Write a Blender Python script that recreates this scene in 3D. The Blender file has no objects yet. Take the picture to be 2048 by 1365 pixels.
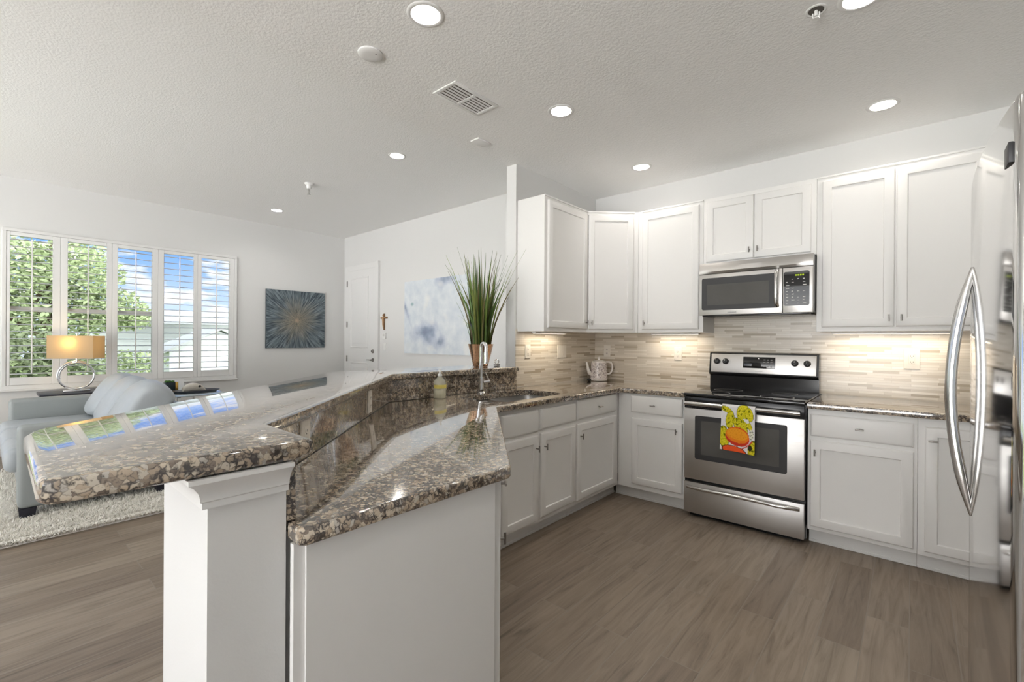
import bpy, bmesh, math, random
from mathutils import Vector, Matrix, noise

random.seed(7)
S = bpy.context.scene
COL = S.collection
PI = math.pi
R2 = math.sqrt(0.5)


def lin(r, g, b):
    f = lambda c: (c / 255 / 12.92) if c / 255 <= 0.04045 else ((c / 255 + 0.055) / 1.055) ** 2.4
    return (f(r), f(g), f(b), 1.0)


# ------------------------------------------------------------------ camera
cam_data = bpy.data.cameras.new('camera')
cam = bpy.data.objects.new('camera', cam_data)
COL.objects.link(cam)
cam_data.sensor_width = 36.0
cam_data.sensor_fit = 'HORIZONTAL'
cam_data.lens = 36.0 * 915.55 / 2048
cam_data.clip_start = 0.02
cr = Vector((0.75355528, 0.65735431, 0.00630414))
cu = Vector((-0.00525958, -0.00356068, 0.99997983))
cf = Vector((-0.6573635, 0.75357324, -0.00077424))
cam.matrix_world = Matrix(((cr.x, cu.x, -cf.x, 0), (cr.y, cu.y, -cf.y, 0), (cr.z, cu.z, -cf.z, 1.30), (0, 0, 0, 1)))
S.camera = cam

S.view_settings.view_transform = 'Standard'
S.view_settings.look = 'None'
S.view_settings.gamma = 1.0
S.view_settings.use_curve_mapping = False
S.view_settings.exposure = 0.10
S.cycles.use_denoising = True
S.cycles.denoiser = 'OPENIMAGEDENOISE'
S.cycles.max_bounces = 10
S.cycles.diffuse_bounces = 6
S.cycles.glossy_bounces = 5
S.cycles.transmission_bounces = 8
S.cycles.sample_clamp_indirect = 8.0
S.cycles.caustics_reflective = False
S.cycles.caustics_refractive = False

FRONT_GAIN = 10.5
# ------------------------------------------------------------------ world: blue sky with clouds to the left, added fill glow on the other side
world = bpy.data.worlds.new('sky')
S.world = world
world.use_nodes = True
nt = world.node_tree
nt.nodes.clear()
wn = nt.nodes.new
out = wn('ShaderNodeOutputWorld')
bg = wn('ShaderNodeBackground')
tc = wn('ShaderNodeTexCoord')
sep = wn('ShaderNodeSeparateXYZ')
nt.links.new(tc.outputs['Generated'], sep.inputs[0])
ramp = wn('ShaderNodeValToRGB')
ramp.color_ramp.elements[0].position = 0.0
ramp.color_ramp.elements[0].color = lin(226, 238, 255)
ramp.color_ramp.elements[1].position = 0.16
ramp.color_ramp.elements[1].color = lin(112, 166, 250)
nt.links.new(sep.outputs['Z'], ramp.inputs[0])
mp = wn('ShaderNodeMapping')
mp.inputs['Scale'].default_value = (5.0, 5.0, 16.0)
mp.inputs['Location'].default_value = (0.9, 0.2, 0.35)
nt.links.new(tc.outputs['Generated'], mp.inputs[0])
nz = wn('ShaderNodeTexNoise')
nz.inputs['Scale'].default_value = 1.6
nz.inputs['Detail'].default_value = 5
nz.inputs['Roughness'].default_value = 0.55
nt.links.new(mp.outputs[0], nz.inputs[0])
cr_ = wn('ShaderNodeValToRGB')
cr_.color_ramp.elements[0].position = 0.50
cr_.color_ramp.elements[0].color = (0, 0, 0, 1)
cr_.color_ramp.elements[1].position = 0.60
cr_.color_ramp.elements[1].color = (1, 1, 1, 1)
nt.links.new(nz.outputs['Fac'], cr_.inputs[0])
mx = wn('ShaderNodeMix')
mx.data_type = 'RGBA'
nt.links.new(cr_.outputs[0], mx.inputs[0])
nt.links.new(ramp.outputs[0], mx.inputs[6])
mx.inputs[7].default_value = lin(252, 247, 248)
side = wn('ShaderNodeMapRange')
side.inputs['From Min'].default_value = -0.62
side.inputs['From Max'].default_value = -0.30
nt.links.new(sep.outputs['X'], side.inputs['Value'])
mx2 = wn('ShaderNodeMix')
mx2.data_type = 'RGBA'
nt.links.new(side.outputs[0], mx2.inputs[0])
nt.links.new(mx.outputs[2], mx2.inputs[6])
fill_ramp = wn('ShaderNodeValToRGB')      # added fill light: bright glow below the horizon, dimmer above
fill_ramp.color_ramp.elements[0].position = 0.0
fill_ramp.color_ramp.elements[0].color = (1, 0.99, 0.97, 1)
fill_ramp.color_ramp.elements[1].position = 1.0
fill_ramp.color_ramp.elements[1].color = (0.27, 0.275, 0.28, 1)
fill_range = wn('ShaderNodeMapRange')
fill_range.inputs['From Min'].default_value = -0.06
fill_range.inputs['From Max'].default_value = 0.10
nt.links.new(sep.outputs['Z'], fill_range.inputs['Value'])
nt.links.new(fill_range.outputs[0], fill_ramp.inputs[0])
fill_scale = wn('ShaderNodeVectorMath')
fill_scale.operation = 'SCALE'
fill_scale.inputs['Scale'].default_value = FRONT_GAIN
nt.links.new(fill_ramp.outputs[0], fill_scale.inputs[0])
nt.links.new(fill_scale.outputs[0], mx2.inputs[7])
nt.links.new(mx2.outputs[2], bg.inputs['Color'])
bg.inputs['Strength'].default_value = 1.25
nt.links.new(bg.outputs[0], out.inputs[0])

sun_data = bpy.data.lights.new('sun', 'SUN')
sun_data.energy = 0.7
sun_data.angle = 0.02
sun_data.color = (1.0, 0.96, 0.9)
sun = bpy.data.objects.new('sun', sun_data)
COL.objects.link(sun)
sun.rotation_euler = Vector((-0.55, 0.35, -0.76)).to_track_quat('-Z', 'Y').to_euler()

DOWNLIGHT_W = 3.0
UNDER_W = 1.1


# ------------------------------------------------------------------ material helpers
def mat(name, col, rough=0.5, metal=0.0, spec=0.5, coat=0.0, bump=None, var=None, emit=None, es=0.0, trans=0.0, ior=1.45):
    m = bpy.data.materials.new(name)
    m.use_nodes = True
    t = m.node_tree
    b = t.nodes['Principled BSDF']
    b.inputs['Base Color'].default_value = col
    b.inputs['Roughness'].default_value = rough
    b.inputs['Metallic'].default_value = metal
    b.inputs['Specular IOR Level'].default_value = spec
    b.inputs['Coat Weight'].default_value = coat
    b.inputs['Coat Roughness'].default_value = 0.03
    b.inputs['Transmission Weight'].default_value = trans
    b.inputs['IOR'].default_value = ior
    if emit:
        b.inputs['Emission Color'].default_value = emit
        b.inputs['Emission Strength'].default_value = es
    tcn = t.nodes.new('ShaderNodeTexCoord')
    if var:
        sc, amt = var
        n = t.nodes.new('ShaderNodeTexNoise')
        n.inputs['Scale'].default_value = sc
        n.inputs['Detail'].default_value = 4
        t.links.new(tcn.outputs['Object'], n.inputs['Vector'])
        mr = t.nodes.new('ShaderNodeMapRange')
        mr.inputs['To Min'].default_value = 1 - amt
        mr.inputs['To Max'].default_value = 1 + amt
        t.links.new(n.outputs['Fac'], mr.inputs['Value'])
        mm = t.nodes.new('ShaderNodeVectorMath')
        mm.operation = 'SCALE'
        mm.inputs[0].default_value = col[:3]
        t.links.new(mr.outputs[0], mm.inputs['Scale'])
        t.links.new(mm.outputs[0], b.inputs['Base Color'])
    if bump:
        sc, st = bump
        n = t.nodes.new('ShaderNodeTexNoise')
        n.inputs['Scale'].default_value = sc
        n.inputs['Detail'].default_value = 3
        t.links.new(tcn.outputs['Object'], n.inputs['Vector'])
        bp = t.nodes.new('ShaderNodeBump')
        bp.inputs['Strength'].default_value = st
        bp.inputs['Distance'].default_value = 0.01
        t.links.new(n.outputs['Fac'], bp.inputs['Height'])
        t.links.new(bp.outputs[0], b.inputs['Normal'])
    return m


def ramp_node(t, stops, interp='LINEAR'):
    r = t.nodes.new('ShaderNodeValToRGB')
    cr = r.color_ramp
    cr.interpolation = interp
    while len(cr.elements) > 1:
        cr.elements.remove(cr.elements[-1])
    cr.elements[0].position = stops[0][0]
    cr.elements[0].color = stops[0][1]
    for p, c in stops[1:]:
        e = cr.elements.new(p)
        e.color = c
    return r


def granite():
    m = bpy.data.materials.new('granite')
    m.use_nodes = True
    t = m.node_tree
    b = t.nodes['Principled BSDF']
    c = t.nodes.new('ShaderNodeTexCoord')
    n0 = t.nodes.new('ShaderNodeTexNoise')
    n0.inputs['Scale'].default_value = 60
    n0.inputs['Detail'].default_value = 3
    t.links.new(c.outputs['Object'], n0.inputs['Vector'])
    ad = t.nodes.new('ShaderNodeMixRGB')
    ad.blend_type = 'ADD'
    ad.inputs[0].default_value = 0.022
    t.links.new(c.outputs['Object'], ad.inputs[1])
    t.links.new(n0.outputs['Color'], ad.inputs[2])
    v = t.nodes.new('ShaderNodeTexVoronoi')
    v.inputs['Scale'].default_value = 85
    t.links.new(ad.outputs[0], v.inputs['Vector'])
    sx = t.nodes.new('ShaderNodeSeparateXYZ')
    t.links.new(v.outputs['Color'], sx.inputs[0])
    r = ramp_node(t, [(0, lin(96, 88, 82)), (0.14, lin(118, 105, 94)), (0.3, lin(150, 134, 117)), (0.5, lin(172, 155, 135)),
                      (0.66, lin(190, 174, 153)), (0.85, lin(202, 190, 172)), (1.0, lin(166, 160, 152))])
    t.links.new(sx.outputs[0], r.inputs[0])
    n = t.nodes.new('ShaderNodeTexNoise')
    n.inputs['Scale'].default_value = 95
    n.inputs['Detail'].default_value = 5
    n.inputs['Roughness'].default_value = 0.65
    t.links.new(c.outputs['Object'], n.inputs['Vector'])
    r2 = ramp_node(t, [(0.31, (0, 0, 0, 1)), (0.46, (1, 1, 1, 1))])
    t.links.new(n.outputs['Fac'], r2.inputs[0])
    ve = t.nodes.new('ShaderNodeTexVoronoi')
    ve.feature = 'DISTANCE_TO_EDGE'
    ve.inputs['Scale'].default_value = 85
    t.links.new(ad.outputs[0], ve.inputs['Vector'])
    n3 = t.nodes.new('ShaderNodeTexNoise')
    n3.inputs['Scale'].default_value = 38
    n3.inputs['Detail'].default_value = 3
    t.links.new(c.outputs['Object'], n3.inputs['Vector'])
    wd = t.nodes.new('ShaderNodeMapRange')
    wd.inputs['From Min'].default_value = 0.35
    wd.inputs['From Max'].default_value = 0.62
    wd.inputs['To Min'].default_value = 0.225
    wd.inputs['To Max'].default_value = 0.0
    t.links.new(n3.outputs['Fac'], wd.inputs['Value'])
    dv = t.nodes.new('ShaderNodeMath')
    dv.operation = 'SUBTRACT'
    t.links.new(ve.outputs['Distance'], dv.inputs[0])
    t.links.new(wd.outputs[0], dv.inputs[1])
    sg = t.nodes.new('ShaderNodeMapRange')
    sg.inputs['From Min'].default_value = -0.12
    sg.inputs['From Max'].default_value = 0.06
    t.links.new(dv.outputs[0], sg.inputs['Value'])
    ml = t.nodes.new('ShaderNodeMath')
    ml.operation = 'MULTIPLY'
    t.links.new(sg.outputs[0], ml.inputs[0])
    t.links.new(r2.outputs[0], ml.inputs[1])
    mx = t.nodes.new('ShaderNodeMixRGB')
    t.links.new(ml.outputs[0], mx.inputs[0])
    mx.inputs[1].default_value = lin(60, 54, 51)
    t.links.new(r.outputs[0], mx.inputs[2])
    t.links.new(mx.outputs[0], b.inputs['Base Color'])
    b.inputs['Roughness'].default_value = 0.12
    b.inputs['Specular IOR Level'].default_value = 0.5
    b.inputs['Coat Weight'].default_value = 1.0
    b.inputs['Coat IOR'].default_value = 1.65
    b.inputs['Coat Roughness'].default_value = 0.02
    return m


def floor_mat():
    m = bpy.data.materials.new('wood_look_tile')
    m.use_nodes = True
    t = m.node_tree
    b = t.nodes['Principled BSDF']
    c = t.nodes.new('ShaderNodeTexCoord')
    s = t.nodes.new('ShaderNodeSeparateXYZ')
    t.links.new(c.outputs['Object'], s.inputs[0])
    cb = t.nodes.new('ShaderNodeCombineXYZ')
    t.links.new(s.outputs['Y'], cb.inputs['X'])
    t.links.new(s.outputs['X'], cb.inputs['Y'])
    br = t.nodes.new('ShaderNodeTexBrick')
    br.inputs['Color1'].default_value = (0, 0, 0, 1)
    br.inputs['Color2'].default_value = (1, 1, 1, 1)
    br.inputs['Mortar'].default_value = (0.5, 0.5, 0.5, 1)
    br.inputs['Scale'].default_value = 1
    br.inputs['Mortar Size'].default_value = 0.0022
    br.inputs['Mortar Smooth'].default_value = 0.3
    br.inputs['Brick Width'].default_value = 0.92
    br.inputs['Row Height'].default_value = 0.155
    br.offset = 0.37
    t.links.new(cb.outputs[0], br.inputs['Vector'])
    rr = ramp_node(t, [(0, lin(130, 116, 103)), (0.35, lin(138, 124, 110)), (0.7, lin(146, 132, 118)), (1, lin(150, 137, 123))])
    t.links.new(br.outputs['Color'], rr.inputs[0])
    # grain: noise stretched along the plank, shifted from plank to plank
    mp = t.nodes.new('ShaderNodeMapping')
    mp.inputs['Scale'].default_value = (2.2, 26, 1)
    t.links.new(cb.outputs[0], mp.inputs[0])
    sh = t.nodes.new('ShaderNodeVectorMath')
    sh.operation = 'MULTIPLY_ADD'
    t.links.new(br.outputs['Color'], sh.inputs[0])
    sh.inputs[1].default_value = (11, 17, 5)
    t.links.new(mp.outputs[0], sh.inputs[2])
    n = t.nodes.new('ShaderNodeTexNoise')
    n.inputs['Scale'].default_value = 1.0
    n.inputs['Detail'].default_value = 7
    n.inputs['Roughness'].default_value = 0.62
    n.inputs['Distortion'].default_value = 1.1
    t.links.new(sh.outputs[0], n.inputs['Vector'])
    gr = ramp_node(t, [(0.26, (0.52, 0.50, 0.48, 1)), (0.42, (0.86, 0.855, 0.85, 1)), (0.58, (1.06, 1.06, 1.06, 1)), (0.78, (1.18, 1.18, 1.18, 1))])
    t.links.new(n.outputs['Fac'], gr.inputs[0])
    mu = t.nodes.new('ShaderNodeMixRGB')
    mu.blend_type = 'MULTIPLY'
    mu.inputs[0].default_value = 1
    t.links.new(rr.outputs[0], mu.inputs[1])
    t.links.new(gr.outputs[0], mu.inputs[2])
    mo = t.nodes.new('ShaderNodeMixRGB')
    t.links.new(br.outputs['Fac'], mo.inputs[0])
    t.links.new(mu.outputs[0], mo.inputs[1])
    mo.inputs[2].default_value = lin(140, 130, 119)
    t.links.new(mo.outputs[0], b.inputs['Base Color'])
    b.inputs['Roughness'].default_value = 0.42
    b.inputs['Specular IOR Level'].default_value = 0.4
    bp = t.nodes.new('ShaderNodeBump')
    bp.inputs['Strength'].default_value = 0.25
    bp.inputs['Distance'].default_value = 0.004
    t.links.new(n.outputs['Fac'], bp.inputs['Height'])
    t.links.new(bp.outputs[0], b.inputs['Normal'])
    return m


def splash_mat(axis):
    m = bpy.data.materials.new('mosaic_strip_tile')
    m.use_nodes = True
    t = m.node_tree
    b = t.nodes['Principled BSDF']
    c = t.nodes.new('ShaderNodeTexCoord')
    s = t.nodes.new('ShaderNodeSeparateXYZ')
    t.links.new(c.outputs['Object'], s.inputs[0])
    cb = t.nodes.new('ShaderNodeCombineXYZ')
    t.links.new(s.outputs[axis], cb.inputs['X'])
    t.links.new(s.outputs['Z'], cb.inputs['Y'])
    br = t.nodes.new('ShaderNodeTexBrick')
    br.inputs['Color1'].default_value = (0, 0, 0, 1)
    br.inputs['Color2'].default_value = (1, 1, 1, 1)
    br.inputs['Mortar'].default_value = (0.5, 0.5, 0.5, 1)
    br.inputs['Scale'].default_value = 1
    br.inputs['Mortar Size'].default_value = 0.0008
    br.inputs['Mortar Smooth'].default_value = 0.2
    br.inputs['Brick Width'].default_value = 0.235
    br.inputs['Row Height'].default_value = 0.0165
    br.offset = 0.43
    br.offset_frequency = 2
    br.squash = 0.6
    br.squash_frequency = 3
    t.links.new(cb.outputs[0], br.inputs['Vector'])
    rr = ramp_node(t, [(0, lin(180, 168, 150)), (0.08, lin(196, 186, 170)), (0.16, lin(214, 206, 193)), (0.42, lin(220, 212, 200)),
                       (0.56, lin(228, 221, 209)), (0.72, lin(214, 205, 191)), (0.84, lin(226, 219, 208)), (0.96, lin(200, 189, 173))], 'CONSTANT')
    t.links.new(br.outputs['Color'], rr.inputs[0])
    mo = t.nodes.new('ShaderNodeMixRGB')
    t.links.new(br.outputs['Fac'], mo.inputs[0])
    t.links.new(rr.outputs[0], mo.inputs[1])
    mo.inputs[2].default_value = lin(196, 186, 172)
    t.links.new(mo.outputs[0], b.inputs['Base Color'])
    b.inputs['Roughness'].default_value = 0.22
    bp = t.nodes.new('ShaderNodeBump')
    bp.inputs['Strength'].default_value = 0.5
    bp.inputs['Distance'].default_value = 0.003
    t.links.new(br.outputs['Color'], bp.inputs['Height'])
    t.links.new(bp.outputs[0], b.inputs['Normal'])
    return m


def attr_mat(name, rough=0.6, bump=None, spec=0.4):
    m = mat(name, (0.8, 0.8, 0.8, 1), rough, spec=spec, bump=bump)
    t = m.node_tree
    a = t.nodes.new('ShaderNodeVertexColor')
    a.layer_name = 'Col'
    t.links.new(a.outputs['Color'], t.nodes['Principled BSDF'].inputs['Base Color'])
    return m


def emis(name, col, st):
    m = bpy.data.materials.new(name)
    m.use_nodes = True
    t = m.node_tree
    t.nodes.clear()
    o = t.nodes.new('ShaderNodeOutputMaterial')
    e = t.nodes.new('ShaderNodeEmission')
    e.inputs['Color'].default_value = col
    e.inputs['Strength'].default_value = st
    t.links.new(e.outputs[0], o.inputs[0])
    return m


def brushed(name, col, rough, axis_scale):
    m = mat(name, col, rough, metal=1.0)
    t = m.node_tree
    b = t.nodes['Principled BSDF']
    c = t.nodes.new('ShaderNodeTexCoord')
    mp = t.nodes.new('ShaderNodeMapping')
    mp.inputs['Scale'].default_value = axis_scale
    t.links.new(c.outputs['Object'], mp.inputs[0])
    n = t.nodes.new('ShaderNodeTexNoise')
    n.inputs['Scale'].default_value = 1
    n.inputs['Detail'].default_value = 3
    t.links.new(mp.outputs[0], n.inputs['Vector'])
    mr = t.nodes.new('ShaderNodeMapRange')
    mr.inputs['To Min'].default_value = rough * 0.8
    mr.inputs['To Max'].default_value = rough * 1.25
    t.links.new(n.outputs['Fac'], mr.inputs['Value'])
    t.links.new(mr.outputs[0], b.inputs['Roughness'])
    return m


WHITE = (0.80, 0.80, 0.79, 1)
M = dict(
    wall=mat('wall_paint', (0.72, 0.72, 0.715, 1), 0.75, spec=0.2, bump=(180, 0.04)),
    ceil=mat('ceiling_paint', (0.90, 0.90, 0.895, 1), 0.85, spec=0.15, bump=(75, 0.28)),
    trim=mat('white_trim_paint', (0.76, 0.76, 0.755, 1), 0.4, spec=0.4),
    cab=mat('white_cabinet_paint', (0.79, 0.785, 0.775, 1), 0.38, spec=0.4, var=(3, 0.015)),
    granite=granite(),
    floor=floor_mat(),
    splash_x=splash_mat('X'),
    splash_y=splash_mat('Y'),
    steel=brushed('stainless_steel', (0.60, 0.585, 0.57, 1), 0.40, (2, 2, 160)),
    steel_mirror=brushed('polished_stainless_door', (0.70, 0.695, 0.69, 1), 0.075, (3, 3, 120)),
    steel_bright=mat('satin_steel_handle', (0.66, 0.65, 0.64, 1), 0.18, metal=1.0, var=(30, 0.03)),
    sinksteel=brushed('sink_steel', (0.50, 0.49, 0.48, 1), 0.30, (60, 3, 3)),
    chrome=mat('chrome', (0.82, 0.82, 0.83, 1), 0.06, metal=1.0, var=(20, 0.01)),
    nickel=mat('dark_nickel', (0.30, 0.285, 0.27, 1), 0.28, metal=1.0, var=(40, 0.05)),
    grey_panel=mat('grey_enamel', (0.22, 0.22, 0.23, 1), 0.4, var=(60, 0.03)),
    black=mat('black_enamel', (0.012, 0.012, 0.013, 1), 0.16, var=(30, 0.1)),
    blackglass=mat('black_glass', (0.010, 0.010, 0.011, 1), 0.03, spec=0.6, var=(5, 0.1)),
    ovenglass=mat('oven_window_glass', (0.10, 0.098, 0.094, 1), 0.07, spec=0.7, var=(6, 0.15)),
    dark=mat('dark_plastic', (0.03, 0.03, 0.032, 1), 0.45, var=(40, 0.1)),
    plate=mat('ivory_plastic', (0.78, 0.74, 0.68, 1), 0.35, var=(20, 0.02)),
    plate_w=mat('white_plastic', (0.80, 0.80, 0.79, 1), 0.35, var=(20, 0.02)),
    hole=mat('dark_slot', (0.05, 0.045, 0.04, 1), 0.6, var=(40, 0.1)),
    louver=mat('shutter_paint', (0.80, 0.80, 0.795, 1), 0.4, spec=0.4, var=(9, 0.01)),
    sofa=mat('pale_blue_leather', lin(170, 176, 181), 0.36, spec=0.5, bump=(11, 0.45), var=(6, 0.04)),
    sofa_grey=mat('grey_leather', lin(146, 151, 151), 0.45, spec=0.45, bump=(60, 0.06), var=(5, 0.03)),
    leg=mat('navy_black_wood', (0.018, 0.018, 0.028, 1), 0.4, var=(30, 0.15)),
    rug=mat('white_shag_wool', (0.88, 0.855, 0.80, 1), 0.95, spec=0.1, var=(25, 0.08)),
    copper=mat('rose_gold_metal', lin(224, 182, 150), 0.10, metal=1.0, var=(12, 0.04)),
    soil=mat('dark_soil', (0.03, 0.022, 0.015, 1), 0.9, bump=(90, 0.6)),
    porcelain=mat('white_porcelain', (0.82, 0.80, 0.79, 1), 0.16, spec=0.5, var=(20, 0.01)),
    strip=emis('strip_light_glow', (1.0, 0.9, 0.74, 1), 1.6),
    lens=emis('lamp_lens_glow', (1.0, 0.955, 0.87, 1), 7.0),
    baffle=mat('glowing_white_baffle', (0.85, 0.84, 0.81, 1), 0.35, var=(20, 0.01), emit=(1, 0.95, 0.86, 1), es=0.35),  # lamplight on the baffle is added as a glow of its own
    ventdark=mat('duct_dark', (0.10, 0.09, 0.08, 1), 0.8, var=(30, 0.1)),
    glass=mat('window_glass', (0.95, 0.97, 0.97, 1), 0.0, trans=1.0, ior=1.01, spec=0.3, var=(2, 0.005)),
    clear=mat('clear_glass', (0.93, 0.94, 0.90, 1), 0.06, trans=0.8, ior=1.12, var=(20, 0.01)),
    soap=mat('pale_yellow_soap', lin(226, 222, 196), 0.2, var=(20, 0.02)),
    label=mat('yellow_label', lin(222, 206, 110), 0.5, var=(120, 0.2)),
    tableglass=mat('smoked_table_glass', (0.42, 0.48, 0.52, 1), 0.05, spec=0.7, var=(4, 0.02)),
    tray=mat('charcoal_tray', (0.06, 0.065, 0.08, 1), 0.3, var=(20, 0.1)),
    bone=mat('ivory_ceramic', lin(206, 200, 190), 0.5, bump=(40, 0.5)),
    paper=mat('white_paper', (0.80, 0.80, 0.80, 1), 0.7, var=(30, 0.02)),
    tealpot=mat('dark_teal_glaze', lin(34, 48, 54), 0.2, var=(20, 0.1)),
    gold=mat('gold_leaf', lin(214, 172, 92), 0.25, metal=0.9, var=(20, 0.05)),
    moss=mat('green_moss', lin(70, 116, 48), 0.9, bump=(120, 0.8), var=(80, 0.3)),
    wood=mat('brown_crucifix_wood', lin(122, 92, 66), 0.5, var=(30, 0.15)),
    bronze=mat('bronze_figure', lin(176, 138, 100), 0.4, metal=0.3, var=(30, 0.1)),
    grass=mat('lawn_green', lin(120, 140, 78), 0.9, bump=(30, 0.6), var=(8, 0.25)),
    bark=mat('tree_bark', lin(96, 82, 68), 0.9, bump=(30, 0.6), var=(12, 0.2)),
    siding=mat('white_siding', lin(182, 187, 188), 0.6, var=(4, 0.02)),
    roof=mat('grey_shingles', lin(150, 154, 156), 0.85, bump=(50, 0.5), var=(14, 0.15)),
    green_led=emis('green_digits', lin(196, 220, 60), 0.9),
    print_w=mat('pale_print', (0.62, 0.62, 0.60, 1), 0.5, var=(60, 0.05)),
    print_g=mat('grey_print', (0.22, 0.22, 0.22, 1), 0.5, var=(60, 0.05)),
    navy=mat('navy_throw', lin(66, 82, 104), 0.9, bump=(60, 0.6), var=(20, 0.2)),
)
M['leaf_a'] = mat('tree_leaves', lin(150, 164, 124), 0.6, var=(1.6, 0.35))
M['leaf_b'] = mat('hedge_leaves', lin(116, 128, 96), 0.6, var=(2.5, 0.35))
M['blade'] = attr_mat('grass_blades', 0.45)
M['paint_art'] = attr_mat('painted_canvas', 0.6, bump=(60, 0.15))
M['towel'] = attr_mat('printed_cotton', 0.85, bump=(260, 0.25), spec=0.1)
M['kettle'] = attr_mat('patterned_porcelain', 0.16, spec=0.5)


# lamp shade: cloth that lets the bulb's light through
def shade_mat():
    m = bpy.data.materials.new('cream_shade_cloth')
    m.use_nodes = True
    t = m.node_tree
    t.nodes.clear()
    o = t.nodes.new('ShaderNodeOutputMaterial')
    d = t.nodes.new('ShaderNodeBsdfDiffuse')
    d.inputs[0].default_value = lin(206, 188, 158)
    tr = t.nodes.new('ShaderNodeBsdfTranslucent')
    tr.inputs[0].default_value = lin(236, 216, 176)
    w = t.nodes.new('ShaderNodeTexNoise')
    w.inputs['Scale'].default_value = 300
    c = t.nodes.new('ShaderNodeTexCoord')
    t.links.new(c.outputs['Object'], w.inputs['Vector'])
    bp = t.nodes.new('ShaderNodeBump')
    bp.inputs['Strength'].default_value = 0.2
    t.links.new(w.outputs['Fac'], bp.inputs['Height'])
    t.links.new(bp.outputs[0], d.inputs['Normal'])
    mx = t.nodes.new('ShaderNodeMixShader')
    mx.inputs[0].default_value = 0.45
    t.links.new(d.outputs[0], mx.inputs[1])
    t.links.new(tr.outputs[0], mx.inputs[2])
    t.links.new(mx.outputs[0], o.inputs[0])
    return m


M['shade'] = shade_mat()


def shell_mat():
    m = mat('clear_bottle_shell', (0.80, 0.79, 0.70, 1), 0.12, spec=0.6, var=(30, 0.03))
    t = m.node_tree
    tr = t.nodes.new('ShaderNodeBsdfTransparent')
    tr.inputs[0].default_value = (0.97, 0.97, 0.95, 1)
    mx = t.nodes.new('ShaderNodeMixShader')
    mx.inputs[0].default_value = 0.38
    t.links.new(tr.outputs[0], mx.inputs[1])
    t.links.new(t.nodes['Principled BSDF'].outputs[0], mx.inputs[2])
    t.links.new(mx.outputs[0], t.nodes['Material Output'].inputs['Surface'])
    return m


M['clear'] = shell_mat()


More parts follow.
